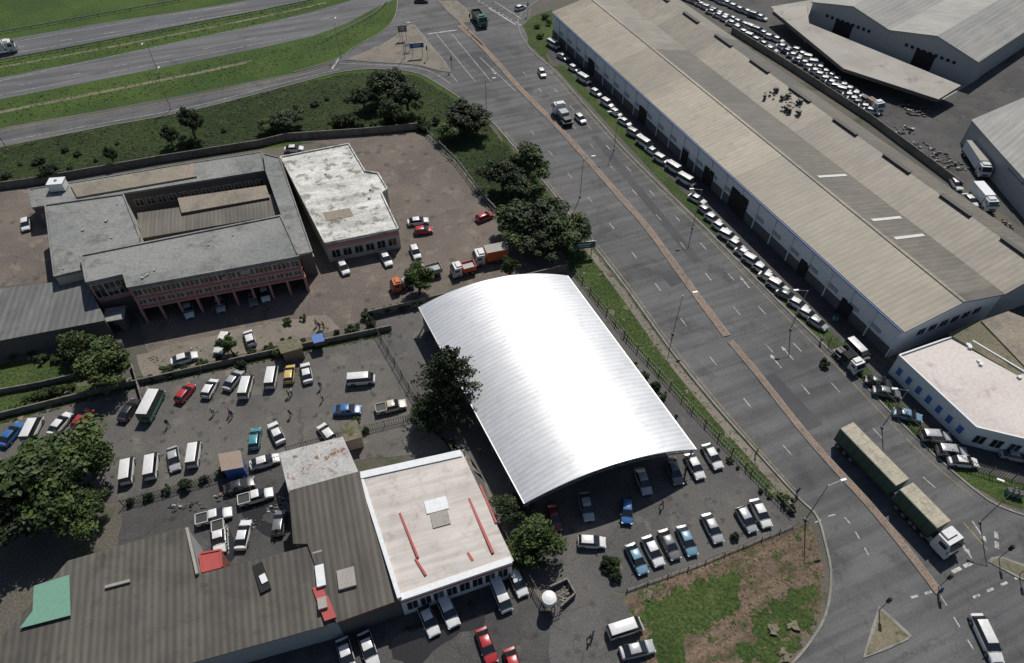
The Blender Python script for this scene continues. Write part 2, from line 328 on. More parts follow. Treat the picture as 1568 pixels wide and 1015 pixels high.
def dashes(px,dash,gap,w,mat,z=.045):
    pts=cat(W(px),8); on=True; acc=0; cur=[pts[0]]; target=dash
    for i in range(len(pts)-1):
        a,b=pts[i],pts[i+1]; l=hypot(b[0]-a[0],b[1]-a[1]); pos=0
        while l-pos>target-acc:
            pos+=target-acc; t=pos/l; p=(a[0]+(b[0]-a[0])*t,a[1]+(b[1]-a[1])*t)
            if on: cur.append(p); flat(cur,w,z,mat)
            on=not on; cur=[p]; acc=0; target=dash if on else gap
        acc+=l-pos; cur.append(b)
def solid(px,w,mat,z=.045): flat(cat(W(px),6),w,z,mat)
ys=[200,245,300,365,440,520,600,680,750]
dashes([(xat(L_,y)*.5+xat(M_,y)*.5,y) for y in ys],2.0,7.0,.13,M['whitemark'])
ys2=[110,160,220,290,350,420,500,570,640,700,760]
for k in (.36,.68): dashes([(xat(M_,y)*(1-k)+xat(R_,y)*k,y) for y in ys2],2.0,7.0,.13,M['whitemark'])
solid([(xat(M_,y)*.1+xat(R_,y)*.9,y) for y in ys2],.09,M['yellowmark'])
solid([(xat(L_,y)*.93+xat(M_,y)*.07,y) for y in ys],.09,M['yellowmark'])
for x0 in (0,14,26): solid([(640+x0*2.0,52),(700+x0*2.0,125)],.14,M['whitemark'])
solid([(655,52),(700,46)],.45,M['whitemark']); solid([(735,88),(790,140)],.14,M['whitemark'])
solid([(748,12),(790,38)],.4,M['whitemark']); solid([(757,2),(800,30)],.2,M['whitemark']); dashes([(720,-6),(800,40)],1,1,.3,M['whitemark'])
solid([(520,88),(508,106)],.5,M['whitemark']); solid([(520,97),(640,104),(690,128)],.15,M['whitemark'])
for a,b in (((0,68),(380,4)),((0,86),(450,6)),((0,124),(520,12)),((0,146),(480,51))): solid([a,((a[0]+b[0])/2,(a[1]+b[1])/2-1),b],.14,M['whitemark'])
dashes([(-50,86),(0,77),(200,45),(420,5)],3,8,.16,M['whitemark']); dashes([(-50,145),(0,136),(200,97),(400,56),(520,22)],3,8,.16,M['whitemark'])
solid([(0,201),(150,175),(300,147),(450,117),(516,98)],.14,M['yellowmark']); solid([(0,218),(150,190),(300,162),(450,123),(520,106)],.14,M['whitemark'])
dashes([(1248,800),(1290,790),(1330,850)],1,1.2,.15,M['whitemark'])
dashes([(1458,876),(1502,855)],1.4,.5,.45,M['whitemark']); dashes([(1525,814),(1527,850)],1,.5,.5,M['whitemark'])
dashes([(1395,915),(1440,902)],1,.9,.3,M['whitemark']); dashes([(1490,915),(1568,880)],1,1.2,.3,M['whitemark'])
solid([(1460,820),(1488,855)],.15,M['whitemark']); solid([(1475,800),(1512,842)],.12,M['yellowmark'])
dashes([(1440,912),(1500,1010)],1.2,1.4,.15,M['whitemark'])
def arrow(u,v,du,dv):
    a=P(u,v);b=P(u+du,v+dv);t=atan2(b[1]-a[1],b[0]-a[0]);c,s=cos(t),sin(t)
    def q(x,y):return (a[0]+x*c-y*s,a[1]+x*s+y*c,.046)
    mk_.face([q(-1.6,-.09),q(.6,-.09),q(.6,.09),q(-1.6,.09)],M['whitemark']); mk_.face([q(.6,-.35),q(1.5,0),q(.6,.35)],M['whitemark'])
arrow(1140,432,-10,-12);arrow(1205,540,-10,-11);arrow(1187,552,-10,-12);arrow(1475,835,8,12);arrow(1500,815,8,12);arrow(756,110,8,10)
mk_.obj('road_marking')
patchm=ground('asphalt_patch',(.06,.061,.064),(.075,.075,.077),(.09,.09,.09),.1,.3,.55,.75,.85,.1,6,(.85,1.15))
sheet('road_patch',[(1160,585),(1185,570),(1260,650),(1232,662)],.04,patchm); sheet('road_patch',[(700,85),(735,78),(760,100),(735,112)],.04,patchm)
sheet('road_patch',[(1010,420),(1030,410),(1048,430),(1028,440)],.04,patchm)
sheet('road_patch',[(905,210),(915,207),(1075,400),(1062,404)],.038,patchm); sheet('road_patch',[(1330,700),(1345,695),(1420,775),(1408,782)],.038,patchm)
wet=plain('wet_asphalt',(.025,.025,.024),.12,0,.6)
for pl in ([(600,975),(640,950),(690,960),(740,940),(735,965),(690,975),(660,1000),(640,1020),(605,1010)],[(360,770),(400,755),(440,765),(445,785),(400,790),(440,815),(415,825),(380,800)],[(330,800),(350,795),(360,850),(345,858)]):
    sheet('puddle',pl,.042,wet,3,.15)
# ------------------------------------------------------------ buildings
def flat_building(name,px,h,roof,wall,rim=.25,rimmat=None,z0=0):
    p=W(px,h); cx=sum(a for a,b in p)/len(p); cy=sum(b for a,b in p)/len(p)
    e=empty(name,(cx,cy,0))
    mb=MB(); mb.prism(p,z0,h-.02,wall); mb.obj('walls',e)
    mb=MB(); mb.prism(p,h-.25,h,rimmat or roof,roof)
    for i in range(len(p)):
        a=p[i];b=p[(i+1)%len(p)]
        if rim>0: mb.wallbox(a,b,h-.22,h+rim+.003*i,.22+.004*i,rimmat or wall)
    mb.obj('roof',e)
    return e,p
def windows(e,a,b,z0,z1,n,frac=.7,mat=None,name='windows',m0=.03,fr=True):
    mb=MB(); L=hypot(b[0]-a[0],b[1]-a[1]); ang=atan2(b[1]-a[1],b[0]-a[0]); ux,uy=(b[0]-a[0])/L,(b[1]-a[1])/L
    s=L*(1-2*m0)/n
    for i in range(n):
        t=L*m0+s*(i+.5); c=(a[0]+ux*t,a[1]+uy*t,(z0+z1)/2)
        if fr: mb.box(c,(s*frac+.16,.10,z1-z0+.16),ang,M['frame'])
        mb.box(c,(s*frac,.16,z1-z0),ang,mat or M['glass'])
        if fr and s*frac>1: mb.box(c,(.06,.2,z1-z0),ang,M['frame'])
    return mb.obj(name,e)
def lerp(a,b,t): return (a[0]+(b[0]-a[0])*t,a[1]+(b[1]-a[1])*t)
def roofbits(e,p,h,n,seed,s=(.5,1.1),mat=None):
    r=random.Random(seed); mb=MB()
    cx=sum(a for a,b in p)/len(p); cy=sum(b for a,b in p)/len(p)
    for i in range(n):
        a=p[r.randrange(len(p))]; t=r.uniform(.2,.8); x=cx+(a[0]-cx)*t; y=cy+(a[1]-cy)*t; d=r.uniform(*s)
        mb.box((x,y,h+d*.3),(d,d*.8,d*.6),r.uniform(0,3),mat or M['greywall'])
    mb.obj('roof_vents',e)
hp=[(125,392),(430,331),(458,393),(196,441),(190,420),(133,433)]
pw=W(hp,8.0); e=empty('office_block',(pw[0][0],pw[0][1],0)); fl,frt,bk=pw[3],pw[2],pw[0]
mb=MB(); mb.prism(pw,3.5,7.98,M['pink'],bottom=True); mb.obj('upper_walls',e)
mb=MB(); mb.prism(pw,7.75,8.0,M['flat'],M['flat'])
for i in range(6): mb.wallbox(pw[i],pw[(i+1)%6],7.6,8.25+.003*i,.3+.004*i,M['flat'])
mb.obj('roof',e)
windows(e,fl,frt,6.2,7.3,18,.82,m0=.01); windows(e,fl,frt,4.3,5.1,18,.72,m0=.01)
windows(e,pw[5],pw[4],4.5,7.2,3,.9); windows(e,frt,pw[1],6.0,7.3,3,.5)
mb=MB()
mb.wallbox(fl,frt,5.45,5.65,.4,M['pink']); mb.wallbox(fl,frt,3.4,3.75,.55,M['pink'])
for i in range(10):
    q=lerp(fl,frt,.004+i*.11); mb.box((q[0],q[1],1.75),(.35,.35,3.5),.2,M['pink'])
for i in range(10):
    q=lerp(fl,frt,.01+i*.109); mb.box((q[0],q[1],5.6),(.22,.42,3.9),atan2(frt[1]-fl[1],frt[0]-fl[0]),M['pink'])
mb.obj('columns',e)
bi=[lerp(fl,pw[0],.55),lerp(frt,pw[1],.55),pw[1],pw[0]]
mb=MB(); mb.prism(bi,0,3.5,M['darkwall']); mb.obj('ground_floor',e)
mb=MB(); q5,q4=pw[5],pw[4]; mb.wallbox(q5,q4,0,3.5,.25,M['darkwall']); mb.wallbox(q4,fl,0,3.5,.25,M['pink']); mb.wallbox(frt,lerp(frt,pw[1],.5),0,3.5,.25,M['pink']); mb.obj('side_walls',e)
sx=P(186,498); e2=empty('entrance_porch',(sx[0],sx[1],0)); mb=MB(); mb.box((sx[0],sx[1],1.3),(2.6,2.6,2.6),.25,M['darkwall']); mb.box((sx[0],sx[1],2.7),(3.2,3.2,.2),.25,M['flat']); mb.box((sx[0],sx[1]-1.2,1.1),(1.2,.5,2.1),.25,M['glass']); mb.obj('porch',e2)
roofbits(e,pw,8,6,3,(.3,.5))
e,p=flat_building('office_wing',[(70,315),(189,298),(214,362),(212,373),(124,391),(126,414),(84,424)],6.8,M['flat'],M['beigewall'],.25,M['flat']); windows(e,p[0],p[-1],4,5.5,8); roofbits(e,p,6.8,5,4,(.3,.6))
e,p=flat_building('rear_wing',[(45,290),(130,277),(270,253),(400,233),(407,261),(190,296),(50,318)],4.4,M['flat'],M['darkwall'],.15,M['flat']); windows(e,p[6],p[5],1.2,2.6,8); windows(e,p[5],p[4],1.2,2.6,12)
tanroof=ground('tan_roof',(.25,.218,.17),(.21,.187,.147),(.15,.136,.115),.1,.3,.5,.7,.8,.1,2,(.8,1.12))
mb=MB(); mb.prism(W([(108,284),(296,250),(301,270),(118,302)],4.7),4.3,4.75,tanroof); mb.obj('roof_screed',e)
q=P(88,282,5.5); e3=empty('rooftop_water_tank',(q[0],q[1],4.6)); mb=MB(); mb.box((q[0],q[1],5.4),(2.7,2.1,1.6),.15,M['tank']); mb.box((q[0],q[1],6.25),(2.9,2.3,.1),.15,M['white']); mb.tube((q[0],q[1],6.3),(q[0],q[1],6.5),.3,.25,M['steel'],12)
for sxx in (-1,1):
    for syy in (-1,1): mb.box((q[0]+sxx*1.1,q[1]+syy*.85,4.5),(.15,.15,.3),0,M['steel'])
mb.obj('tank',e3)
e,p=flat_building('link_wing',[(404,236),(428,242),(478,386),(459,390),(432,331),(408,263)],5.2,M['flat'],M['darkwall'],.2,M['flat']); windows(e,p[1],p[2],1.5,2.8,9)
dkcor=roofmat('courtyard_sheet',(.10,.092,.08),(.13,.12,.1),radians(15),.7,.8)
def lean(name,px,hs,roof,wall,z0=0):
    p=[P(a,b,h) for (a,b),h in zip(px,hs)]
    cx=sum(a for a,b in p)/len(p); cy=sum(b for a,b in p)/len(p); e=empty(name,(cx,cy,0)); mb=MB(); n=len(p)
    a=sum(p[i][0]*p[(i+1)%n][1]-p[(i+1)%n][0]*p[i][1] for i in range(n))
    idx=list(range(n)) if a>0 else list(range(n))[::-1]
    for k in range(n):
        i,j=idx[k],idx[(k+1)%n]; mb.face([(*p[i],z0),(*p[j],z0),(*p[j],hs[j]-.1),(*p[i],hs[i]-.1)],wall)
    mb.obj('walls',e); mb=MB()
    o=[]
    for i in idx:
        d=hypot(p[i][0]-cx,p[i][1]-cy); k=(d+.25)/d; o.append((cx+(p[i][0]-cx)*k,cy+(p[i][1]-cy)*k,hs[i]))
    mb.face(o,roof); mb.face([(x,y,z-.12) for x,y,z in o[::-1]],roof)
    for k in range(n):
        A=o[k];B=o[(k+1)%n]; mb.face([(A[0],A[1],A[2]-.12),(B[0],B[1],B[2]-.12),B,A],roof)
    mb.obj('roof',e); return e,p
lean('courtyard_shed',[(212,326),(444,294),(450,325),(219,364)],[4,4,3.3,3.3],dkcor,M['darkwall'])
lean('courtyard_lean_to',[(274,303),(405,284),(411,302),(280,325)],[4.6,4.6,4.3,4.3],tanroof,M['darkwall'],0)
oldsheet=roofmat('grey_fibre_sheet',(.14,.142,.137),(.11,.112,.11),radians(10),1.0,.8,ribc=.14)
lean('workshop',[(-60,450),(128,427),(160,490),(-60,532)],[5,5,4,4],oldsheet,M['darkwall'])
e,p=flat_building('white_roof_building',[(430,241),(534,221),(559,263),(579,266),(593,290),(584,296),(610,351),(498,373)],4.4,M['flatwhite'],M['beigewall'],.3,M['flatwhite'])
windows(e,p[7],p[6],1.0,2.6,6,.7); roofbits(e,p,4.4,7,9,(.25,.5)); mb=MB(); mb.prism(W([(494,325),(535,318),(541,330),(500,338)],4.5),4.35,4.46,tanroof); mb.wallbox(lerp(p[7],p[6],.0),lerp(p[7],p[6],1),3.3,4.0,.34,M['pink']); mb.obj('roof_patch',e)
lean('gate_house',[(455,387),(475,383),(479,392),(459,397)],[3,3,2.8,2.8],M['flatwhite'],M['pink'])
rA=roofmat('brown_fibre_sheet',(.078,.073,.063),(.104,.096,.08),radians(17),.8,.85,slo=.52,shi=.78,ribc=.2,patch=(.09,.85,1.15))
rB=roofmat('brown_fibre_sheet_b',(.098,.088,.075),(.074,.066,.057),radians(17),.8,.85,ribc=.2,patch=(.12,.85,1.2))
rD=roofmat('pale_sheet',(.48,.44,.405),(.42,.385,.35),radians(17+90),2.2,.6,stain=(.32,.275,.24),slo=.5,shi=.75,rib=.15,ribc=.04)
e,p=lean('factory_shed',[(106,860),(286,808),(303,881),(474,836),(516,952),(0,1095),(-60,1110),(8,972)],[5.6,5.6,5.3,5.3,4.5,4.5,4.5,5.2],rA,M['greywall'])
mb=MB(); mb.prism(W([(52,897),(106,880),(108,942),(30,962),(50,935)],5.5),5.42,5.52,M['green']); mb.obj('green_roof_sheets',e)
mb=MB(); a,b=P(160,898,5.7),P(198,888,5.7); mb.wallbox(a,b,5.35,5.62,.35,M['conc']); a,b=P(393,862,5.5),P(407,905,5.2); mb.wallbox(a,b,4.9,5.3,1.2,M['dark']); a,b=P(401,880,5.4),P(406,892,5.4); mb.wallbox(a,b,5.0,5.5,.7,M['white'])
a,b=P(286,808,5.7),P(303,880,5.4); mb.wallbox(a,b,5.2,5.75,.3,M['conc']); mb.obj('roof_light',e)
e,p=lean('factory_shed',[(444,753),(549,724),(566,800),(611,916),(515,950),(474,832),(452,832)],[6,6,5.6,4.8,4.8,5.6,5.6],rB,M['darkwall'])
mb=MB(); mb.wallbox(p[4],p[3],4.25,4.72,.3,M['red'])
for (u0,v0),s in (((484,832),(1.1,2.3)),((490,880),(1.0,2.6)),((530,884),(2.0,2.3)),((493,922),(1.0,1.3))):
    q=P(u0,v0,5.6); mb.box((q[0],q[1],5.2),(s[0],s[1],.6),.29,M['conc'] if u0!=490 else M['white'])
mb.prism(W([(478,900),(496,895),(515,945),(497,951)],5.0),4.7,5.06,M['red']); mb.obj('roof_details',e)
lean('store_shed',[(430,694),(523,670),(546,722),(444,752)],[5.0,5.0,4.9,4.9],M['rusty'],M['brick'])
e,p=lean('retail_shed',[(551,727),(706,693),(784,857),(612,917)],[5.6,5.6,5.0,5.0],rD,M['white'])
mb=MB()
def rline(pts,h,w,mat,t=.12):
    for i in range(len(pts)-1):
        a,b=P(*pts[i],h),P(*pts[i+1],h); mb.wallbox(a,b,h-.35,h+t,w,mat)
rline([(612,785),(640,853)],5.45,.25,M['red'],.0);rline([(636,855),(652,880)],5.3,.25,M['red'],.0);rline([(712,750),(755,846)],5.35,.3,M['red'],.0);rline([(735,742),(760,800)],5.4,.25,M['red'],.0);rline([(716,846),(724,858)],5.15,.3,M['red'],.0)
rline([(552,728),(706,694)],5.65,1.0,M['white']);rline([(552,728),(612,916)],5.45,.5,M['white'],.2);rline([(612,915),(783,857)],5.1,.8,M['white']);rline([(612,921),(784,863)],4.4,.25,M['red'],.1)
q=P(672,785,5.6); mb.box((q[0],q[1],5.35),(2.2,3.4,.12),.29,M['conc']); q=P(668,772,5.6); mb.box((q[0],q[1],5.42),(2.8,1.8,.12),.29,M['white'])
mb.obj('roof_trim',e); windows(e,p[3],p[2],1.2,3.2,8,.75)
e,p=flat_building('red_roof_kiosk',[(306,848),(338,842),(340,868),(310,876)],3.5,M['red'],M['brick'],.15,M['red'])
lean('timber_shack',[(336,696),(366,691),(371,714),(341,719)],[2.8,2.8,2.6,2.6],plain('tan_tin',(.27,.2,.16),.7),M['blue'])
lean('site_cabin',[(522,650),(545,645),(553,668),(530,674)],[2.8,2.8,2.7,2.7],M['path'],M['beigewall'])
lean('market_stall',[(425,524),(456,518),(462,532),(432,540)],[2.8,2.8,2.6,2.6],M['path'],M['wood'])
lean('market_stall',[(478,514),(492,511),(495,521),(482,524)],[2.4,2.4,2.2,2.2],M['blue'],M['darkwall'],1.2)
# ------------------------------------------------------------ canopy (barrel vault)
A=P(803,771,4.4);B=P(1066,688,4.4);C=P(869,422,4.4);D=P(641,470,4.4)
ca=atan2(D[1]-A[1],D[0]-A[0])
mcan=roofmat('canopy_steel_sheet',(.66,.67,.68),(.60,.61,.62),ca,.75,.46,.35,stain=(.5,.51,.52),slo=.5,shi=.8,rib=.28,ribc=.07,streak=(.95,1.04))
e=empty('vaulted_canopy',((A[0]+C[0])/2,(A[1]+C[1])/2,0))
RISE=2.9; NS=32; NT=40
def cp(s,t,dz=0):
    a=lerp(A,D,t);b=lerp(B,C,t);q=lerp(a,b,s); return (q[0],q[1],4.4+RISE*4*s*(1-s)+dz)
mb=MB()
for sd,dz in ((0,0),(1,-.06)):
    for i in range(NS):
        for j in range(NT):
            q=[cp(i/NS,j/NT,dz),cp((i+1)/NS,j/NT,dz),cp((i+1)/NS,(j+1)/NT,dz),cp(i/NS,(j+1)/NT,dz)]
            mb.face(q[::-1] if sd else q,mcan)
o=mb.obj('roof_sheeting',e); bm=bmesh.new(); bm.from_mesh(o.data); bmesh.ops.remove_doubles(bm,verts=bm.verts,dist=.002)
for f in bm.faces:f.smooth=True
bm.to_mesh(o.data); bm.free()
mb=MB()
for t in [0.003]+[k/7 for k in range(1,7)]+[.997]:
    for i in range(16):
        p=cp(i/16,t,-.25);q=cp((i+1)/16,t,-.25); mb.tube(p,q,.1,.1,M['steel'],5)
        r=list(cp(i/16,t,-.95)); r2=list(cp((i+1)/16,t,-.95))
        mb.tube(r,r2,.07,.07,M['steel'],4); mb.tube(p,r2,.04,.04,M['steel'],4)
    for s in (.02,.98):
        p=cp(s,t,-.3); mb.tube((p[0],p[1],0),p,.13,.13,M['steel'],8)
for s in [k/12 for k in range(1,12)]: mb.tube(cp(s,.0,-.14),cp(s,1,-.14),.06,.06,M['steel'],4)
mb.obj('steel_frame',e)
mb=MB()
for t in (0,1):
    for i in range(NS):
        a=cp(i/NS,t);b=cp((i+1)/NS,t); mb.face([(a[0],a[1],a[2]-.22),(b[0],b[1],b[2]-.22),(b[0],b[1],b[2]+.03),(a[0],a[1],a[2]+.03)],M['tank'])
for s in (0,1):
    a=cp(s,0);b=cp(s,1); mb.wallbox(a[:2],b[:2],4.2,4.42,.18,M['steel'])
mb.obj('fascia',e)
mb=MB(); mb.wallbox(lerp(A,D,.96),lerp(B,C,.96),0,3.0,.25,M['beigewall']); mb.obj('rear_wall',e)
# ------------------------------------------------------------ big warehouses
def gable(name,o,u,n,L,Wd,eave,rise,roofL,roofR,wall,ridge=.5):
    e=empty(name,(o[0],o[1],0))
    def q(a,b,z): return (o[0]+u[0]*a+n[0]*b,o[1]+u[1]*a+n[1]*b,z)
    rb=Wd*ridge
    mb=MB()
    mb.face([q(0,0,0),q(L,0,0),q(L,0,eave),q(0,0,eave)],wall); mb.face([q(L,Wd,0),q(0,Wd,0),q(0,Wd,eave),q(L,Wd,eave)],wall)
    mb.face([q(0,Wd,0),q(0,0,0),q(0,0,eave),q(0,rb,eave+rise),q(0,Wd,eave)],wall); mb.face([q(L,0,0),q(L,Wd,0),q(L,Wd,eave),q(L,rb,eave+rise),q(L,0,eave)],wall)
    mb.obj('walls',e)
    for nm,b0,z0,b1,z1,mt in (('roof_slope',-.4,eave+.05,rb,eave+rise+.12,roofL),('roof_slope',rb,eave+rise+.12,Wd-.02,eave+.05,roofR)):
        mb=MB(); a0,a1=-.4,L+.4
        mb.face([q(a0,b0,z0),q(a0,b1,z1),q(a1,b1,z1),q(a1,b0,z0)][::-1],mt); mb.face([q(a0,b0,z0-.12),q(a0,b1,z1-.12),q(a1,b1,z1-.12),q(a1,b0,z0-.12)],mt)
        mb.face([q(a0,b0,z0-.25),q(a0,b1,z1-.25),q(a0,b1,z1),q(a0,b0,z0)],M['blue'] if 'tan' in mt.name else mt)
        mb.obj(nm,e)
    return e,q
E0=P(1385,505,6.5);E1=P(848,20,6.3); LL=hypot(E1[0]-E0[0],E1[1]-E0[1]); u=((E1[0]-E0[0])/LL,(E1[1]-E0[1])/LL); n=(u[1],-u[0])
ua=atan2(u[1],u[0])
rt=roofmat('tan_roof_sheet',(.235,.207,.153),(.27,.237,.173),ua,1.0,.6,stain=(.165,.15,.118),rib=.2,ribc=.08,patch=(.055,.78,1.12),slo=.5,streak=(.86,1.1))
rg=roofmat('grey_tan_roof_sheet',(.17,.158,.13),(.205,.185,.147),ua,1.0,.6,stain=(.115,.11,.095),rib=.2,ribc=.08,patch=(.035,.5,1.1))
rr=roofmat('tan_roof_sheet_b',(.215,.19,.147),(.25,.22,.165),ua,1.0,.6,stain=(.15,.137,.112),rib=.2,ribc=.08,patch=(.05,.75,1.1),slo=.5)
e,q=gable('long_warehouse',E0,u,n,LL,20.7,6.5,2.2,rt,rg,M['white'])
mb=MB()
k=0
while k*5.0<LL:
    mb.box((*q(k*5.0+.2,-.12,0)[:2],3.1),(.25,.2,6.2),ua,M['white']); k+=1
a,b=q(0,-.5,0)[:2],q(LL,-.5,0)[:2]; mb.wallbox(a,b,6.2,6.42,.22,M['blue'])
a,b=q(0,-.06,0)[:2],q(LL,-.06,0)[:2]; mb.wallbox(a,b,0,1.9,.16,M['darkwall'])  # dark band: shade along the wall foot painted as colour
for d0,d1,hh in ((9,11.5,3),(20,22,3),(38,43,4.4),(49,52,3.6),(58,60,3),(75,78,3.5),(100,103,3.5)):
    mb.wallbox(q(d0,-.1,0)[:2],q(d1,-.1,0)[:2],0,hh,.36,M['dark'])
for kk in range(24):
    d=3+kk*5
    if d<LL-3: mb.wallbox(q(d,-.05,0)[:2],q(d+2.5,-.05,0)[:2],2.6,3.3,.2,M['greywall'])
mb.obj('wall_details',e)
mb=MB()
def onroof(b0): return 6.55+2.27*(1-abs(b0-10.35)/10.35)
for a0,wd in ((15.3,.7),(20.6,.7),(34.6,.7)):
    b0,b1=12.0,19.4
    mb.face([q(a0,b0,onroof(b0)+.08),q(a0,b1,onroof(b1)+.08),q(a0+wd,b1,onroof(b1)+.08),q(a0+wd,b0,onroof(b0)+.08)][::-1],M['frame'])
mb.obj('skylights',e)
mb=MB(); mb.strip([q(-.4,10.35,0)[:2],q(LL+.4,10.35,0)[:2]],.6,8.6,8.9,rr); mb.obj('ridge_cap',e)
windows(e,q(-.0,3,0)[:2],q(0,18,0)[:2],3.5,4.8,6,.6)
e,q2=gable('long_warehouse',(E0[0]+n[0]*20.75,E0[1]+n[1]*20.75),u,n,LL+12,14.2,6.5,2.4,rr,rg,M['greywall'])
mb=MB()
for d in (2,15,29,43,57,71,85,99,113):
    mb.box((*q2(d+3,7.1,0)[:2],9.1),(6.5,.7,.35),ua,M['darksteel']); mb.box((*q2(d+3,7.1,0)[:2],9.3),(6.8,.95,.06),ua,M['darkwall'])
mb.obj('ridge_vents',e)
mb=MB(); rj=random.Random(5)
for i in range(26):
    a0=60+rj.uniform(-5,5); b0=rj.uniform(1.5,6); s=rj.uniform(.3,.9); c_=q2(a0,b0,0)[:2]
    mb.box((*c_,7.35+b0*.3),(s,s*.8,s*.7),rj.random()*3,rj.choice([M['darksteel'],M['darksteel'],M['darkwall']]))
mb.obj('roof_machinery',e)
lean('loading_canopy',[(1505,492),(1545,478),(1600,500),(1620,560),(1570,560)],[4.6,4.6,4.6,4.2,4.2],tanroof,M['darkwall'],0)
lean('side_store',[(1455,512),(1500,490),(1568,560),(1560,575)],[4.4,4.4,4.0,4.0],M['path'],M['beigewall'],0)
e,p=flat_building('office_building',[(1376,545),(1470,512),(1570,572),(1640,640),(1640,690),(1494,655)],4.0,M['offroof'],M['white'],.3,M['white'])
windows(e,p[0],p[5],1.1,2.5,7,.4,M['blue']); windows(e,p[5],p[4],1.0,2.6,5,.6); roofbits(e,p,4,5,21,(.4,.8),M['white'])
def norm(a,b):
    l=hypot(b[0]-a[0],b[1]-a[1]); return ((b[0]-a[0])/l,(b[1]-a[1])/l),l
A1=P(1500,95,6);A0=P(1245,3,6); dv,dl=norm(A1,A0); pv=(dv[1],-dv[0])
gr=roofmat('grey_roof_sheet',(.2,.2,.188),(.235,.23,.21),atan2(dv[1],dv[0]),1.2,.6,rib=.2,ribc=.06,stain=(.15,.15,.14))
gr2=roofmat('grey_roof_sheet_b',(.22,.217,.195),(.255,.248,.22),atan2(pv[1],pv[0]),1.2,.6,rib=.2,ribc=.06,stain=(.16,.16,.147))
hl=dl/2
for k in (0,1):
    o=(A1[0]+dv[0]*hl*(k+1),A1[1]+dv[1]*hl*(k+1))
    e,qq=gable('storage_warehouse',o,pv,(-dv[0],-dv[1]),70,hl-.05,6.0,2.4,gr2,gr,M['greywall'])
    windows(e,qq(0,4,0)[:2],qq(0,hl-4,0)[:2],3.6,4.3,9,.5,M['dark'],fr=False)
    mb=MB(); mb.wallbox(qq(-.05,8,0)[:2],qq(-.05,13,0)[:2],0,4,.3,M['dark']); mb.obj('doors',e)
lean('loading_shelter',[(1184,16),(1236,8),(1240,36),(1470,130),(1436,151),(1292,104)],[3.6,3.6,3.8,3.8,3.5,3.5],M['conc'],M['darkwall'],2.6)
lean('storage_shed',[(1489,184),(1568,150),(1700,180),(1700,330),(1568,272),(1532,232)],[5.5,6.5,6.5,5.5,5.5,5.5],gr,M['greywall'])
lean('storage_shed',[(1545,258),(1580,240),(1640,300),(1600,320)],[4.5]*4,gr2,M['greywall'])
# ------------------------------------------------------------ vehicles
glassm=plain('car_glass',(.015,.018,.022),.06,0,.9); tyre=plain('tyre',(.02,.02,.02),.8); hub=plain('hub',(.35,.35,.36),.35,.7)
lampw=plain('headlight',(.5,.52,.55),.15); lampr=plain('taillight',(.35,.01,.01),.25); trim=plain('black_trim',(.025,.025,.025),.6)
CC={'white':(.62,.62,.61),'silver':(.36,.37,.38),'grey':(.15,.16,.17),'red':(.36,.025,.03),'blue':(.03,.12,.32),'lblue':(.13,.25,.34),'dark':(.03,.032,.036),'teal':(.05,.22,.26),'yellow':(.5,.37,.12),'green':(.05,.16,.1),'orange':(.5,.13,.04),'cream':(.5,.47,.38),'dred':(.16,.02,.02)}
CM={k:plain('car_paint_'+k,v,.32,.15 if k in('silver','grey') else 0,.5,.5) for k,v in CC.items()}
SP={
'sedan':dict(st=[(-2.2,.35,.72,.70),(-2.12,.26,.93,.80),(-1.4,.2,.99,.86),(0,.19,.95,.87),(1.0,.2,.95,.86),(1.75,.2,.84,.83),(2.1,.24,.70,.76),(2.2,.34,.56,.66)],cab=(-1.85,-1.05,.3,1.15,1.43,.79,.60),wb=(-1.32,1.35)),
'hatch':dict(st=[(-1.9,.35,.75,.70),(-1.84,.26,.98,.79),(-1.2,.2,1.0,.83),(0,.19,.96,.84),(.9,.2,.96,.84),(1.5,.2,.86,.81),(1.85,.24,.72,.74),(1.95,.34,.58,.64)],cab=(-1.85,-1.45,.2,1.05,1.47,.77,.60),wb=(-1.2,1.22)),
'suv':dict(st=[(-2.25,.45,.85,.78),(-2.2,.35,1.08,.86),(-1.2,.28,1.1,.91),(0,.28,1.08,.92),(1.0,.28,1.08,.91),(1.75,.3,1.0,.88),(2.15,.32,.86,.82),(2.22,.42,.7,.74)],cab=(-2.2,-1.95,.35,1.1,1.75,.84,.68),wb=(-1.35,1.38)),
'van':dict(st=[(-2.35,.4,.95,.80),(-2.33,.28,1.12,.85),(-1.2,.24,1.14,.87),(0,.24,1.14,.87),(1.4,.24,1.14,.87),(2.0,.26,1.06,.85),(2.3,.3,.85,.8),(2.36,.4,.65,.74)],cab=(-2.33,-2.2,1.35,2.08,2.02,.84,.72),wb=(-1.35,1.5)),
'bus':dict(st=[(-3.0,.4,1.0,.92),(-2.98,.3,1.2,1.0),(-1.2,.28,1.2,1.02),(0,.28,1.2,1.02),(2.0,.28,1.2,1.02),(2.6,.3,1.12,1.0),(2.95,.35,.9,.95),(3.0,.45,.7,.9)],cab=(-2.98,-2.85,2.1,2.7,2.5,1.0,.9),wb=(-1.8,1.9)),
'pickup':dict(st=[(-2.5,.45,.80,.78),(-2.48,.4,.92,.82),(-1.4,.3,.94,.86),(0,.27,1.0,.87),(1.2,.27,1.02,.86),(2.0,.3,.92,.83),(2.35,.32,.8,.77),(2.45,.42,.65,.68)],cab=(-.75,-.55,.55,1.3,1.62,.8,.64),wb=(-1.5,1.5)),
'limo':dict(st=[(-2.9,.35,.75,.72),(-2.8,.26,.98,.84),(-1.6,.2,1.02,.9),(0,.19,1.0,.91),(1.5,.2,1.0,.9),(2.3,.2,.9,.86),(2.8,.24,.74,.78),(2.9,.34,.58,.68)],cab=(-2.5,-1.9,.9,1.7,1.55,.82,.64),wb=(-1.85,1.9)),
}
cache={}
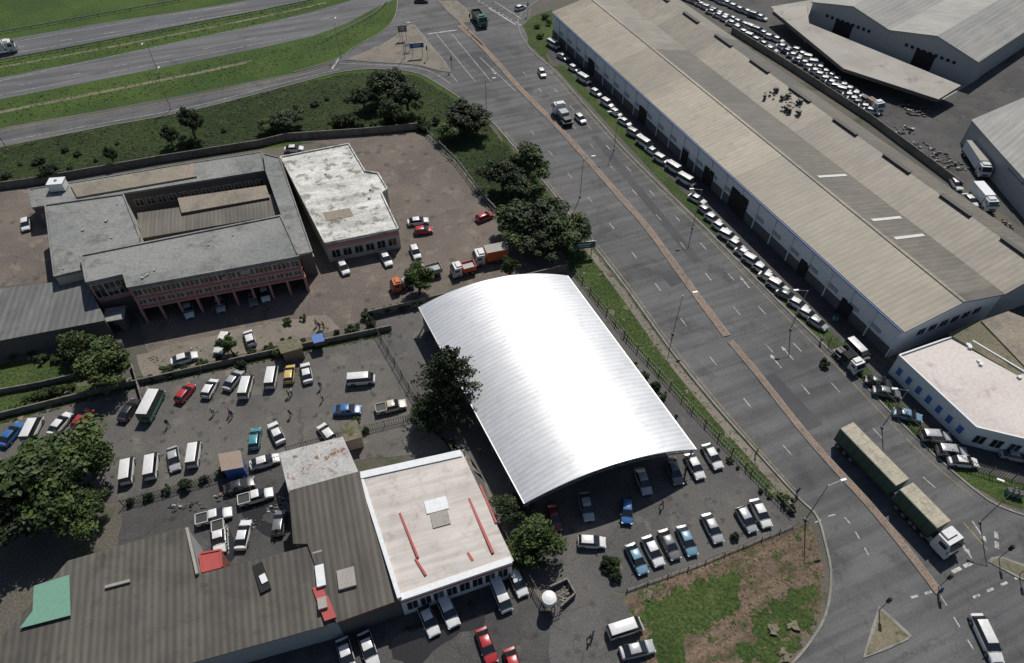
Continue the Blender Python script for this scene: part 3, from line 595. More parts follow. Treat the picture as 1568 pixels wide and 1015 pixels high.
def carmesh(kind,color):
    if (kind,color) in cache: return cache[(kind,color)]
    sp=SP[kind]; body=CM[color]; mb=MB()
    rings=[]
    for x,zb,zt,w in sp['st']:
        zm=(zb+zt)/2
        half=[(w*.86,zb),(w*.98,zb+.12*(zt-zb)),(w,zm),(w*.96,zb+.82*(zt-zb)),(w*.84,zt-.015),(w*.4,zt+.015)]
        rings.append([(x,-y,z) for y,z in half]+[(x,y,z) for y,z in half[::-1]])
    nr=len(rings[0])
    for i in range(len(rings)-1):
        for j in range(nr):
            k=(j+1)%nr; mb.face([rings[i][j],rings[i+1][j],rings[i+1][k],rings[i][k]][::-1],body if j!=nr-1 else trim)
    mb.face(rings[0],body); mb.face(rings[-1][::-1],body)
    xr,xr2,xf2,xf,zt,wb,wt=sp['cab']; zb=sp['st'][3][2]-.01
    bm=bmesh.new(); nS=3 if kind in('van','bus','limo','suv') else 2
    roofm=CM['white'] if kind=='bus' else body
    xsb=[xr+(xf-xr)*i/nS for i in range(nS+1)]; xst=[xr2+(xf2-xr2)*i/nS for i in range(nS+1)]
    def V(x,y,z): return bm.verts.new((x,y,z))
    bl=[V(x,wb,zb) for x in xsb];br=[V(x,-wb,zb) for x in xsb];tl=[V(x,wt,zt-.05) for x in xst];tr=[V(x,-wt,zt-.05) for x in xst]
    gf=[]
    for i in range(nS): gf.append(bm.faces.new([bl[i+1],bl[i],tl[i],tl[i+1]])); gf.append(bm.faces.new([br[i],br[i+1],tr[i+1],tr[i]]))
    gf.append(bm.faces.new([br[-1],bl[-1],tl[-1],tr[-1]])); gf.append(bm.faces.new([bl[0],br[0],tr[0],tl[0]]))
    cl=[V(xst[0]+.1+(xst[-1]-xst[0]-.2)*i/nS,wt*.8,zt) for i in range(nS+1)];cr=[V(xst[0]+.1+(xst[-1]-xst[0]-.2)*i/nS,-wt*.8,zt) for i in range(nS+1)]
    rf=[]
    for i in range(nS): rf+= [bm.faces.new([tl[i+1],tl[i],cl[i],cl[i+1]]),bm.faces.new([tr[i],tr[i+1],cr[i+1],cr[i]]),bm.faces.new([cl[i+1],cl[i],cr[i],cr[i+1]])]
    rf+=[bm.faces.new([tr[-1],tl[-1],cl[-1],cr[-1]]),bm.faces.new([tl[0],tr[0],cr[0],cl[0]])]
    bmesh.ops.inset_individual(bm,faces=gf,thickness=.055,depth=-.012)
    gs=set(gf)
    for f in bm.faces: mb.face([v.co[:] for v in f.verts],glassm if f in gs else roofm)
    bm.free()
    wy=sp['st'][3][3]; rw=.31 if kind in('sedan','hatch') else .36
    for x in sp['wb']:
        for s in (-1,1):
            mb.tube((x,s*(wy-.2),rw),(x,s*(wy+.015),rw),rw,rw,tyre,14); mb.tube((x,s*(wy),rw),(x,s*(wy+.03),rw),rw*.6,rw*.55,hub,10)
            mb.tube((x,s*(wy-.25),rw+.02),(x,s*(wy+.006),rw+.02),rw+.07,rw+.07,trim,14)
    x0=sp['st'][0][0];x1=sp['st'][-1][0]; w1=sp['st'][-1][3]; z1=sp['st'][-1][2]
    for s in (-1,1):
        mb.box((x1-.12,s*(w1-.02),z1+.02),(.25,.26,.14),s*-.35,lampw); mb.box((x0+.05,s*(sp['st'][0][3]-.06),sp['st'][0][2]+.02),(.12,.2,.2),0,lampr)
        mb.box((xf-.18,s*(wb+.13),zb+.1),(.16,.16,.12),0,trim)
    mb.box((x1-.01,0,.48),(.06,w1*1.3,.14),0,trim); mb.box((x0+.01,0,.5),(.05,.5,.12),0,M['frame'])
    zz=sp['st'][4][2]
    mb.box((xf+.06,0,zz+.0),(.035,wb*1.7,.05),0,trim)
    if kind=='pickup':
        z=.95
        mb.box((-1.62,0,z+.03),(1.6,1.5,.04),0,trim)
        for s in(-1,1): mb.box((-1.62,s*.8,z+.12),(1.7,.07,.26),0,body)
        mb.box((-2.46,0,z+.12),(.07,1.66,.26),0,body); mb.box((-.8,0,z+.12),(.06,1.53,.26),0,body)
    me=mb.mesh(kind+'_'+color,False); bm=bmesh.new(); bm.from_mesh(me); bmesh.ops.remove_doubles(bm,verts=bm.verts,dist=.001)
    bm.to_mesh(me); bm.free()
    me.polygons.foreach_set('use_smooth',[True]*len(me.polygons))
    try: me.set_sharp_from_angle(angle=radians(32))
    except Exception: pass
    cache[(kind,color)]=me; return me
def place(me,name,u_,v_,du,dv_,z=.7,zg=.04,sc=1):
    x,y=P(u_,v_,z); a=P(u_,v_,z);b=P(u_+du,v_+dv_,z); ang=atan2(b[1]-a[1],b[0]-a[0])
    o=bpy.data.objects.new(name,me); o.location=(x,y,zg); o.rotation_euler=(0,0,ang); o.scale=(sc,)*3; COL.objects.link(o); return o
def car(u_,v_,du,dv_,color='white',kind='sedan',name=None,sc=None):
    place(carmesh(kind,color),name or {'van':'minibus','bus':'bus','pickup':'pickup_truck'}.get(kind,'parked_car'),u_,v_,du,dv_,sc=sc or {'van':.9,'bus':.92,'pickup':.92}.get(kind,.93))
cars=[(195,720,2,-20,'white','van'),(232,713,2,-20,'white','van'),(266,702,3,20,'silver','sedan'),(297,695,3,-20,'white','van'),
(17,664,12,-14,'blue','sedan'),(50,657,7,-14,'white','van'),(92,648,12,-14,'white','sedan'),(126,641,11,-14,'red','hatch'),(197,627,10,-14,'dark','sedan'),(233,621,9,-18,'green','bus'),
(283,601,8,-10,'red','hatch'),(321,594,7,-13,'white','hatch'),(357,581,9,-12,'silver','sedan'),(377,592,5,-18,'white','van'),(416,577,3,-16,'white','van'),(443,572,2,-16,'yellow','hatch'),(469,570,-3,-16,'white','sedan'),
(532,627,22,-1,'blue','sedan'),(553,581,25,-2,'white','van'),(599,622,22,-5,'cream','pickup'),(390,671,2,-16,'teal','hatch'),(423,662,-8,-17,'white','sedan'),(500,662,-8,-10,'white','hatch'),(405,706,20,-6,'white','sedan'),
(282,548,20,-6,'white','sedan'),(340,526,-6,12,'white','suv'),(382,517,-4,-13,'white','hatch'),(392,760,28,-8,'white','pickup'),(328,790,22,-6,'white','pickup'),(335,822,1,18,'white','pickup'),(372,818,4,-18,'white','sedan'),(427,800,2,-14,'grey','hatch'),(366,743,16,-5,'dark','sedan'),
(288,473,3,14,'white','sedan'),(336,464,3,14,'silver','sedan'),(386,455,3,14,'grey','sedan'),(405,448,3,14,'white','sedan'),
(450,227,17,-1,'white','sedan'),(640,338,17,-2,'white','sedan'),(648,352,17,-2,'red','hatch'),(742,331,10,-4,'red','hatch'),(636,385,5,12,'white','hatch'),(591,395,6,12,'white','sedan'),(526,409,6,12,'white','hatch'),(39,343,0,12,'white','hatch'),
(898,775,4,18,'silver','sedan'),(960,782,0,18,'blue','hatch'),(985,736,6,17,'silver','sedan'),(1033,721,6,17,'grey','sedan'),(1064,713,9,17,'white','sedan'),(1091,698,9,15,'white','sedan'),
(906,829,20,1,'white','hatch'),(975,855,9,18,'lblue','sedan'),(1000,843,9,18,'white','sedan'),(1025,833,9,18,'grey','sedan'),(1052,827,8,18,'lblue','sedan'),(1091,808,8,16,'silver','sedan'),(1143,795,9,15,'silver','hatch'),(1165,785,9,17,'white','sedan'),(848,790,3,14,'dred','sedan'),
(767,911,9,22,'white','van'),(793,891,8,18,'white','hatch'),(686,935,9,21,'white','suv'),(656,948,8,19,'white','sedan'),(745,988,7,20,'red','sedan'),(530,1003,5,18,'white','sedan'),(564,993,6,18,'white','sedan'),(787,1020,5,16,'red','sedan'),(957,962,25,-8,'white','van'),(976,994,25,-6,'silver','sedan'),(690,700,22,-6,'dark','sedan'),
(1345,584,17,3,'dark','sedan'),(1358,600,17,3,'grey','sedan'),(1390,635,17,4,'lblue','sedan'),(1433,668,22,1,'silver','suv'),(1458,691,22,2,'silver','suv'),(1475,706,20,2,'white','sedan'),(1555,697,20,4,'silver','sedan'),(1465,282,6,8,'white','hatch'),(1486,306,9,9,'white','sedan'),(1312,536,15,15,'white','van')]
for c in cars: car(*c)
car(1511,976,9,19,'white','limo','passing_car',.95); car(830,111,6,11,'white','hatch','passing_car'); car(889,181,10,10,'white','hatch','passing_car'); car(797,11,9,-3,'white','hatch','passing_car'); car(645,0,8,0,'dark','sedan','passing_car')
pts=[(846,68),(860,86),(876,104),(893,121),(911,141),(928,158),(941,172),(954,186),(969,204),(984,219),(998,231),(1013,244),(1030,258),(1048,276),(1066,304),(1078,322),(1089,334),(1101,347),(1114,361),(1127,374),(1140,387),(1152,399),(1164,411),(1177,424),(1190,437),(1204,451),(1219,465),(1234,480),(1251,494)]
rc=random.Random(3)
for i,(a,b) in enumerate(pts):
    car(a+2+rc.uniform(-1.5,1.5),b,12,6.6+rc.uniform(-1.2,1.2),rc.choice(['white']*9+['silver','silver','grey','cream']),rc.choice(['sedan','hatch','hatch','suv','van' if b<320 else 'hatch']),sc=.88)
def row(a,b,nn,du,dv_,seed=1):
    r=random.Random(seed)
    for i in range(nn):
        t=i/(nn-1); car(a[0]+(b[0]-a[0])*t+r.uniform(-1,1),a[1]+(b[1]-a[1])*t+r.uniform(-1,1),du,dv_+r.uniform(-1,1),r.choice(['white']*10+['silver','silver','grey']),r.choice(['sedan','hatch','sedan','suv','hatch']),sc=.88)
row((1036,-10),(1190,60),17,12,4,1); row((1055,-20),(1165,26),12,12,4,2); row((1062,-2),(1180,74),0+13,12,4,8); row((1200,72),(1335,170),17,13,3,4); row((1222,76),(1322,150),12,13,3,5); row((960,-2),(1030,8),5,12,7,6)
def wheels(mb,xs,w=1.2,r=.5):
    for x in xs:
        for s in(-1,1): mb.tube((x,s*(w-.35),r),(x,s*w,r),r,r,tyre,14); mb.tube((x,s*w,r),(x,s*(w+.02),r),r*.55,r*.5,hub,10)
def cab(mb,x,mat,h=2.9,l=2.2,w=2.4):
    z0=.75; a=[(x,z0),(x,h),(x+l*.72,h),(x+l*.95,h*.62),(x+l,h*.5),(x+l,z0-.3),(x+l*.1,z0-.3)]
    for s in (-1,1):
        f=[(px,s*w/2,pz) for px,pz in a]; mb.face(f if s<0 else f[::-1],mat)
    for i in range(len(a)):
        j=(i+1)%len(a); p,q=a[i],a[j]
        mb.face([(p[0],w/2,p[1]),(q[0],w/2,q[1]),(q[0],-w/2,q[1]),(p[0],-w/2,p[1])][::-1],mat)
    mb.face([(x+l*.75,-w*.44,h-.06),(x+l*.96,-w*.44,h*.64+.03),(x+l*.96,w*.44,h*.64+.03),(x+l*.75,w*.44,h-.06)],glassm)
    for s in(-1,1):
        mb.box((x+l*.5,s*w/2,h*.72),(l*.45,.05,h*.22),0,glassm); mb.box((x+l*.9,s*(w/2+.2),h*.68),(.12,.2,.55),0,trim); mb.box((x+l,s*w*.36,.85),(.08,.35,.2),0,lampw)
    mb.box((x+l+.02,0,.6),(.12,w*.95,.35),0,trim); mb.box((x+l+.01,0,1.15),(.06,w*.6,.3),0,trim)
    mb.box((x+.5,0,h+.15),(1.1,w*.7,.3),0,mat)
def truck(kind,L,matc,matb,matt):
    mb=MB(); mb.box((0,0,.8),(L,.9,.25),0,trim); cab(mb,L/2-2.2,matc); bl=L-2.6; bx=-L/2+bl/2
    if kind=='box': mb.box((bx,0,2.1),(bl,2.4,2.3),0,matb); mb.box((bx,0,3.27),(bl+.06,2.46,.06),0,matt)
    elif kind=='tipper':
        mb.box((bx,0,1.15),(bl,2.4,.15),0,matb)
        for s in(-1,1): mb.box((bx,s*1.17,1.75),(bl,.08,1.1),0,matb)
        mb.box((bx-bl/2,0,1.75),(.08,2.26,1.1),0,matb); mb.box((bx+bl/2,0,1.85),(.08,2.26,1.3),0,matb); mb.box((bx,0,1.55),(bl-.15,2.2,.5),0,matt)
    else: mb.box((bx,0,1.1),(bl,2.4,.18),0,matb); mb.box((bx+bl*.2,0,1.8),(bl*.4,1.8,1.2),.05,matt); mb.box((bx-bl*.25,0,1.5),(bl*.3,1.6,.6),.1,matb)
    wheels(mb,(-L/2+1.0,-L/2+2.2,L/2-1.3)); return mb.mesh('truck_'+kind)
place(truck('tipper',8.0,CM['green'],M['darksteel'],M['dark']),'tipper_truck',734,27,9,13,1.5)
place(truck('flat',7.5,CM['white'],M['darksteel'],M['greywall']),'flatbed_truck',862,174,-9,-12,1.5)
place(truck('box',7,CM['white'],M['orange'],M['conc']),'box_truck',750,387,-20,4,2.0,sc=.9)
place(truck('tipper',5.5,CM['white'],M['orange'],M['greywall']),'small_truck',709,411,-15,4,1.2,sc=.8)
place(truck('flat',5.5,CM['orange'],M['darksteel'],M['greywall']),'small_truck',616,434,-14,4,1.2,sc=.75)
place(truck('tipper',6.0,CM['white'],M['conc'],M['greywall']),'small_truck',655,415,-15,4,1.2,sc=.8)
place(truck('box',11,CM['white'],M['white'],M['conc']),'box_truck',1500,238,12,18,2.5,sc=.9)
place(truck('box',8,CM['white'],M['white'],M['white']),'box_truck',1511,295,12,14,2.5,sc=.85)
place(truck('flat',8,CM['white'],M['darksteel'],M['wood']),'flatbed_truck',1335,155,12,9,1.5,sc=.85)
place(truck('box',9,CM['white'],M['white'],M['conc']),'box_truck',-8,72,15,-3,2)
place(truck('flat',7,CM['white'],M['darksteel'],M['dark']),'flatbed_truck',1300,548,14,14,1.3,sc=.75)
greent=plain('green_tarpaulin',(.02,.065,.045),.55); tarp=ground('tarpaulin_top',(.40,.36,.28),(.34,.31,.24),(.26,.235,.18),.5,1,.5,.7,.8,.2,3,(.85,1.1))
r0=P(1297,651,3.8); r2=P(1446,803,3.8); (dx,dy),LT=norm(r0,r2); ang=atan2(dy,dx)
e=empty('articulated_lorry',(0,0,0)); e.location=(r0[0],r0[1],.04); e.rotation_euler=(0,0,ang)
def child(mb,name):
    o=bpy.data.objects.new(name,mb.mesh(name)); o.parent=e; COL.objects.link(o)
g=LT*.62
def trailer(x0,x1,nm):
    mb=MB(); mb.box(((x0+x1)/2,0,1.2),(x1-x0,2.5,.3),0,trim); mb.box(((x0+x1)/2,0,2.5),(x1-x0-.1,2.5,2.4),0,greent)
    mb.box(((x0+x1)/2,0,3.74),(x1-x0-.05,2.3,.08),0,tarp)
    for s in(-1,1): mb.box(((x0+x1)/2,s*1.21,3.70),(x1-x0,.12,.12),0,greent)
    k=x0+.8
    while k<x1-.3:
        for s in(-1,1): mb.box((k,s*1.26,2.5),(.07,.05,2.4),0,trim)
        mb.box((k,0,3.79),(.06,2.3,.03),0,tarp); k+=1.3
    mb.box((x0,0,2.5),(.08,2.4,2.3),0,M['greywall']); wheels(mb,(x0+1,x0+2.2,x0+3.4)); child(mb,nm)
trailer(0,g-.3,'rear_trailer'); trailer(g+.3,LT,'front_trailer')
mb=MB(); cab(mb,.0,CM['white'],3.2,2.4,2.45)
for s in (-1,1): mb.box((-.6,s*.9,.9),(1.4,.5,.5),0,M['steel'])
mb.box((-1.5,0,.85),(5.5,.9,.25),0,trim); wheels(mb,(-2.4,-1.2,1.3))
mb.v=[(x+LT+.5,y,z) for x,y,z in mb.v]; child(mb,'tractor_unit')
# ------------------------------------------------------------ trees
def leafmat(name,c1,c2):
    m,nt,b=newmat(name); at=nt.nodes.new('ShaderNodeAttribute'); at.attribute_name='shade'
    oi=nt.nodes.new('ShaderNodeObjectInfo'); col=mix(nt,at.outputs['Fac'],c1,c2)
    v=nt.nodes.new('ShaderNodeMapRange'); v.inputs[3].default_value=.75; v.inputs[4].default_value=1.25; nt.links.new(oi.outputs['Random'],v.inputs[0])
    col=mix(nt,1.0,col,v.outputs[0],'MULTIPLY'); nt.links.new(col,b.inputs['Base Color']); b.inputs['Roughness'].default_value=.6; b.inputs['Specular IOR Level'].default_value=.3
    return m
LM=leafmat('foliage_green',(.015,.030,.007),(.060,.092,.021)); LD=leafmat('foliage_dark',(.010,.019,.007),(.032,.051,.014)); bark=plain('bark',(.09,.065,.045),.9)
GM=leafmat('grass_tufts',(.032,.052,.013),(.072,.092,.030)); GD=leafmat('grass_tufts_dark',(.017,.029,.009),(.045,.064,.018))
def leafobj(leaves,trunk,mat,name):
    vs=[];fs=[];sh=[];mi=[]
    for (c,s,nrm,k) in leaves:
        nn=Vector(nrm).normalized(); a=nn.orthogonal().normalized(); a.rotate(Matrix.Rotation(R.random()*6.28,3,nn)); b=nn.cross(a); i=len(vs)
        c=Vector(c); vs+=[c+a*s,c+b*s*.6+nn*s*.15,c-a*s,c-b*s*.6+nn*s*.15]; fs.append((i,i+1,i+2,i+3)); sh.append(k); mi.append(0)
    for f in trunk.f:
        i=len(vs); vs+=[Vector(trunk.v[q]) for q in f]; fs.append(tuple(range(i,i+len(f)))); sh.append(.5); mi.append(1)
    me=bpy.data.meshes.new(name); me.from_pydata([v[:] for v in vs],[],fs); me.materials.append(mat); me.materials.append(bark); me.polygons.foreach_set('material_index',mi)
    at=me.attributes.new('shade','FLOAT','FACE'); at.data.foreach_set('value',sh); me.update(); return me
def broad(seed,mat=LM,nc=30,per=170,flat_=.75,low=False,leaf=.055):
    r=random.Random(seed); lv=[]; tr=MB(); zc=.55 if low else 1.05
    tr.tube((0,0,0),(0,0,zc*.75),.085,.055,bark,8)
    for i in range(nc):
        th=r.uniform(0,6.283); ph=math.asin(r.uniform(-.35,1)); d=r.uniform(.3,.85)*(1+.15*sin(th*3+seed))
        cc=Vector((cos(th)*cos(ph)*d,sin(th)*cos(ph)*d,zc+sin(ph)*d*flat_)); rad=r.uniform(.17,.36); base=r.uniform(.05,.95)
        if i%3==0: tr.tube((0,0,zc*.6),tuple(cc*1.0),.035,.012,bark,5,False)
        for j in range(int(per*(rad/.26)**2)):
            dirv=Vector((r.gauss(0,1),r.gauss(0,1),r.gauss(0,1)+.25)).normalized(); q=r.random()**.4
            p=cc+Vector((dirv.x*rad*q,dirv.y*rad*q,dirv.z*rad*q*.8))
            if p.z<.02: continue
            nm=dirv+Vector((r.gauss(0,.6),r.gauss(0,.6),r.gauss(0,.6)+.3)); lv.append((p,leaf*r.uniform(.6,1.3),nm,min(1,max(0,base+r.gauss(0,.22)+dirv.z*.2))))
    return leafobj(lv,tr,mat,'broad_%d'%seed)
def conif(seed):
    r=random.Random(seed); lv=[]; tr=MB(); tr.tube((0,0,0),(0,0,1.0),.022,.004,bark,7)
    for t in range(17):
        z=.16+t*.049; Lb=.42*(1-((z-.1)/.95)**1.6)*r.uniform(.75,1.1)+.04
        for k in range(7):
            if r.random()<.15: continue
            th=k*2*pi/7+t*.7+r.uniform(-.2,.2); l=Lb*r.uniform(.7,1.15); tip=Vector((cos(th)*l,sin(th)*l,z+l*.22)); b0=Vector((0,0,z)); tr.tube(b0,tip,.006,.002,bark,4,False)
            for j in range(60):
                q=r.random()**.6; p=b0.lerp(tip,q)+Vector((r.gauss(0,.022),r.gauss(0,.022),r.gauss(0,.014))); lv.append((p,.017*r.uniform(.7,1.3),(r.gauss(0,1),r.gauss(0,1),r.gauss(0,1)+.6),r.random()*.9))
    return leafobj(lv,tr,LD,'conifer')
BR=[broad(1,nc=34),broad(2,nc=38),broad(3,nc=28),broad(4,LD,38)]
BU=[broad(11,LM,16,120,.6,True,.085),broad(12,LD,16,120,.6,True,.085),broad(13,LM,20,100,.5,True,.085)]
CO=conif(5)
tc_=[0]
def tree(u_,v_,rad,hc,kind='b',i=None,name='tree',zs=None):
    x,y=P(u_,v_,hc); tc_[0]+=1; k=tc_[0] if i is None else i
    me=(BR[k%4] if kind=='b' else BU[k%3])
    o=bpy.data.objects.new(name,me); o.location=(x,y,0); s=rad; zz=hc/(1.05 if kind=='b' else .55)
    o.scale=(s,s*R.uniform(.88,1.12),zs or zz); o.rotation_euler=(0,0,R.uniform(0,6.28)); COL.objects.link(o)
for a in [(70,735,8.5,6,0),(20,790,6.5,5,3),(125,700,5,4.5,1),(90,790,5,4.5,0),(592,128,6.0,4.5,3),(622,146,4.6,4,3),(556,150,3.8,3.4,3),(598,172,3.8,3.2,0),(712,178,5.8,4.0,3),(690,196,3.6,2.5,1),(730,190,3.2,3,3),(438,183,4.6,2.6,3),(415,190,3,2,1),(290,186,3.6,4.2,3),(258,207,2.5,3,3),
 (168,237,2,2.6,3),(75,262,2.2,2.2,3),(520,184,2.4,2,3),
 (770,268,4.8,4,3),(808,250,5.2,4.3,0),(790,285,4.2,3,3),(785,340,5.6,4,0),(830,335,5.8,4.5,3),(870,352,5.2,4,1),(822,372,4.6,3,3),(812,822,4,3.4,0),(785,780,2.8,2.4,3),(805,850,2.5,2,3),
 (155,565,4.4,4.2,1),(120,525,3.2,3,0),(170,540,3,2.6,3),(640,428,3.0,3.4,1),(780,408,2,2.5,2),(350,528,1.6,2.2,1),(650,640,3,3,3),(120,775,4,3,3)]:
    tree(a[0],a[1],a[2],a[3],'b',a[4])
x,y=P(688,585,6); o=bpy.data.objects.new('conifer_tree',CO); o.location=(x,y,0); o.scale=(13,13,12.5); COL.objects.link(o)
x,y=P(678,622,4); o=bpy.data.objects.new('conifer_tree',CO); o.location=(x,y,0); o.scale=(9,9,9); o.rotation_euler=(0,0,1); COL.objects.link(o)
def bushes(pts,r0,r1,name='shrub'):
    for (a,b) in pts:
        rr_=R.uniform(r0,r1); tree(a,b,rr_,rr_*.55,'u',R.randrange(3),name)
bushes([(650+R.uniform(-10,10),190+R.uniform(-8,8)) for _ in range(5)]+[(510+i*22+R.uniform(-8,8),186+R.uniform(-5,8)) for i in range(8)],1.0,2.2)
for i in range(22):
    a=R.uniform(0,640); top=xat([(0,224),(150,195),(300,167),(450,128),(520,112),(640,125)],a); bot=xat([(0,278),(400,222),(640,196)],a)
    b=R.uniform(top+22,bot-3) if bot-3>top+22 else bot; rr_=R.uniform(.5,1.3); tree(a,b,rr_,rr_*.35,'u',1,'shrub')
bushes([(560+i*11,482-i*2.6) for i in range(8)]+[(700+i*7,700+i*17) for i in range(10)]+[(690,680),(655,640),(660,655)],.7,1.4)
bushes([(935,540),(950,552),(970,560),(985,575),(1003,592),(1015,606)],.7,1.2)
bushes([(1100,688),(1118,705),(1130,716),(1165,752),(1178,760)],.35,.7,'hedge')
bushes([(935+R.uniform(-8,12),870+R.uniform(-16,16)) for _ in range(7)]+[(1125,822),(1205,765),(1212,780),(1195,760)],.6,1.1)
bushes([(40+i*14,610-i*3.5) for i in range(6)]+[(20+i*22+R.uniform(-5,5),550-R.uniform(0,10)) for i in range(5)]+[(230+i*26,575-i*6+R.uniform(-4,4)) for i in range(14)]+[(200+i*28,768-i*9+R.uniform(-3,3)) for i in range(8)]+[(440,492),(465,487),(545,645),(560,660),(425,540),(370,560)],.6,1.3)
bushes([(1262,556),(822,40),(828,55),(835,25),(840,35)],.8,1.4)
def tufts(name,pts,s0,s1,mat,seed,base=.5):
    r=random.Random(seed); lv=[]
    for x,y in pts:
        b0=min(1,max(0,base+r.gauss(0,.3)))
        for k in range(4):
            s=r.uniform(s0,s1); lv.append(((x+r.gauss(0,s*.8),y+r.gauss(0,s*.8),.04+s*.25),s,(r.gauss(0,.5),r.gauss(0,.5),.9),b0))
    me=leafobj(lv,MB(),mat,name); o=bpy.data.objects.new(name,me); COL.objects.link(o)
tufts('bank_grass_tufts',scatter([(max(-30,a),b) for a,b in bankpx],3000,31),.08,.24,GD,1,.55)
tufts('verge_grass_tufts',scatter(vergepx,700,32),.05,.13,GM,2,.5)
tufts('dirt_verge_weeds',scatter(dirtpx[:8],500,33),.04,.12,GM,3,.4)
tufts('lawn_grass_tufts',scatter([(-40,560),(60,545),(105,560),(125,605),(0,630)],250,34),.06,.15,GM,4,.4)
tufts('yard_edge_weeds',scatter([(0,625),(215,578),(600,502),(600,514),(215,594),(0,650)],500,35),.06,.2,GM,5,.3)
tufts('highway_grass_tufts',scatter([(0,158),(400,78),(500,62),(600,16),(520,80),(300,136),(0,190)],700,36),.1,.22,GM,6,.5)
tufts('highway_grass_tufts',scatter([(0,92),(200,54),(420,14),(500,6),(400,35),(200,77),(0,117)],500,37),.1,.22,GM,7,.4)
# ------------------------------------------------------------ fences & walls
def fence(name,px,h=1.8,kind='palisade',step=.35,mat=None):
    pts=W(px); mb=MB(); mt=mat or (M['darksteel'] if kind=='palisade' else M['concwall'])
    for i in range(len(pts)-1):
        (ux,uy),L=norm(pts[i],pts[i+1]); ang=atan2(uy,ux)
        if kind=='palisade':
            k=0
            while k*step<L: mb.box((pts[i][0]+ux*k*step,pts[i][1]+uy*k*step,h/2),(.05,.03,h),ang,mt); k+=1
            for z in (.3,h-.3): mb.wallbox(pts[i],pts[i+1],z-.03,z+.03,.05,mt)
            k=0
            while k*2.8<L: mb.box((pts[i][0]+ux*k*2.8,pts[i][1]+uy*k*2.8,h/2),(.1,.1,h+.1),ang,mt); k+=1
        else:
            mb.wallbox(pts[i],pts[i+1],0,h,.1,mt); k=0
            while k*1.8<L: mb.box((pts[i][0]+ux*k*1.8,pts[i][1]+uy*k*1.8,h/2+.05),(.16,.18,h+.1),ang,mt); k+=1
            mb.wallbox(pts[i],pts[i+1],h,h+.06,.2,mt)
    return mb.obj(name)
fence('concrete_wall',[(-80,300),(45,284),(250,248),(400,224),(440,214),(560,206),(640,198)],1.6,'wall')
fence('palisade_fence',[(655,208),(700,252),(745,312),(762,330)],1.8,mat=M['steel'])
fence('concrete_wall',[(565,487),(868,415)],1.6,'wall')
fence('palisade_fence',[(880,418),(960,520),(1060,630),(1150,725),(1212,790)],1.5,step=.5,mat=M['darksteel'])
fence('concrete_wall',[(-60,660),(0,640),(160,600),(215,588),(430,540),(600,505)],1.1,'wall')
fence('palisade_fence',[(565,490),(640,620),(700,705),(760,800),(800,870),(840,940)],1.8)
fence('palisade_fence',[(190,775),(430,706)],1.6); fence('palisade_fence',[(440,692),(560,660),(640,640)],1.5)
fence('palisade_fence',[(845,945),(860,938)],1.4); fence('palisade_fence',[(960,905),(1080,862),(1215,806)],.8,step=1.2,mat=M['darksteel'])
fence('palisade_fence',[(868,55),(960,150),(1075,262),(1180,370),(1290,478),(1340,530)],2.0,step=.5)
fence('palisade_fence',[(1268,528),(1340,598),(1420,680),(1480,716),(1580,745)],1.8)
fence('concrete_wall',[(1120,50),(1200,100),(1330,185),(1470,290)],1.6,'wall')
fence('concrete_wall',[(205,560),(225,630)],1.2,'wall'); fence('low_brick_wall',[(-40,610),(60,592),(200,560)],1.0,'wall',mat=M['concwall'])
def rail(px):
    pts=cat(W(px),4); mb=MB()
    mb.strip(pts,.1,.45,.75,M['steel'])
    for p in pts: mb.box((p[0],p[1],.35),(.12,.12,.7),0,M['wood'])
    mb.obj('guard_rail')
rail([(-60,106),(0,95),(100,77),(200,58),(300,38),(400,19),(480,2)]); rail([(-60,62),(0,52),(100,34),(200,16),(290,0)]); rail([(500,62),(540,42),(575,22),(592,5)])
# ------------------------------------------------------------ lamps, signs
def lampmesh():
    mb=MB(); mb.tube((0,0,0),(0,0,9),.09,.05,M['steel'],8)
    mb.tube((0,0,8.9),(1.6,0,9.3),.04,.035,M['steel'],6); mb.box((1.95,0,9.32),(.8,.28,.12),0,M['tank']); mb.box((1.95,0,9.25),(.6,.22,.04),0,M['frame'])
    mb.box((0,0,.15),(.35,.35,.3),0,M['kerb']); return mb.mesh('lamp')
LMH=lampmesh()
for a in [(1233,796,1,-.3),(1030,512,1,-.2),(888,302,1,-.2),(745,180,1,-.3),(1350,655,-1,0),(1210,505,-1,.1),(1060,350,-1,.1),(940,230,-1,.1),(522,88,0,-1),(262,168,0,-1),(245,118,0,1),(12,230,0,-1),(620,90,1,0),(1500,800,-1,-.5)]:
    x,y=P(a[0],a[1]); o=bpy.data.objects.new('street_lamp',LMH); o.location=(x,y,0); o.rotation_euler=(0,0,atan2(-a[3],a[2])); COL.objects.link(o)
def tlight():
    mb=MB(); mb.tube((0,0,0),(0,0,3.6),.06,.05,M['steel'],8); mb.box((0,0,3.1),(.3,.35,1.0),0,M['dark'])
    for z,c in ((3.42,M['red']),(3.1,M['orange']),(2.78,M['green'])): mb.tube((.14,0,z),(.2,0,z),.1,.1,c,10)
    return mb.mesh('traffic_light')
TL=tlight()
for a,b in ((1436,900),(1528,856),(1560,880),(1345,935),(692,108),(655,92),(720,42),(808,24)):
    x,y=P(a,b); o=bpy.data.objects.new('traffic_light',TL); o.location=(x,y,.1); o.rotation_euler=(0,0,R.uniform(0,6)); COL.objects.link(o)
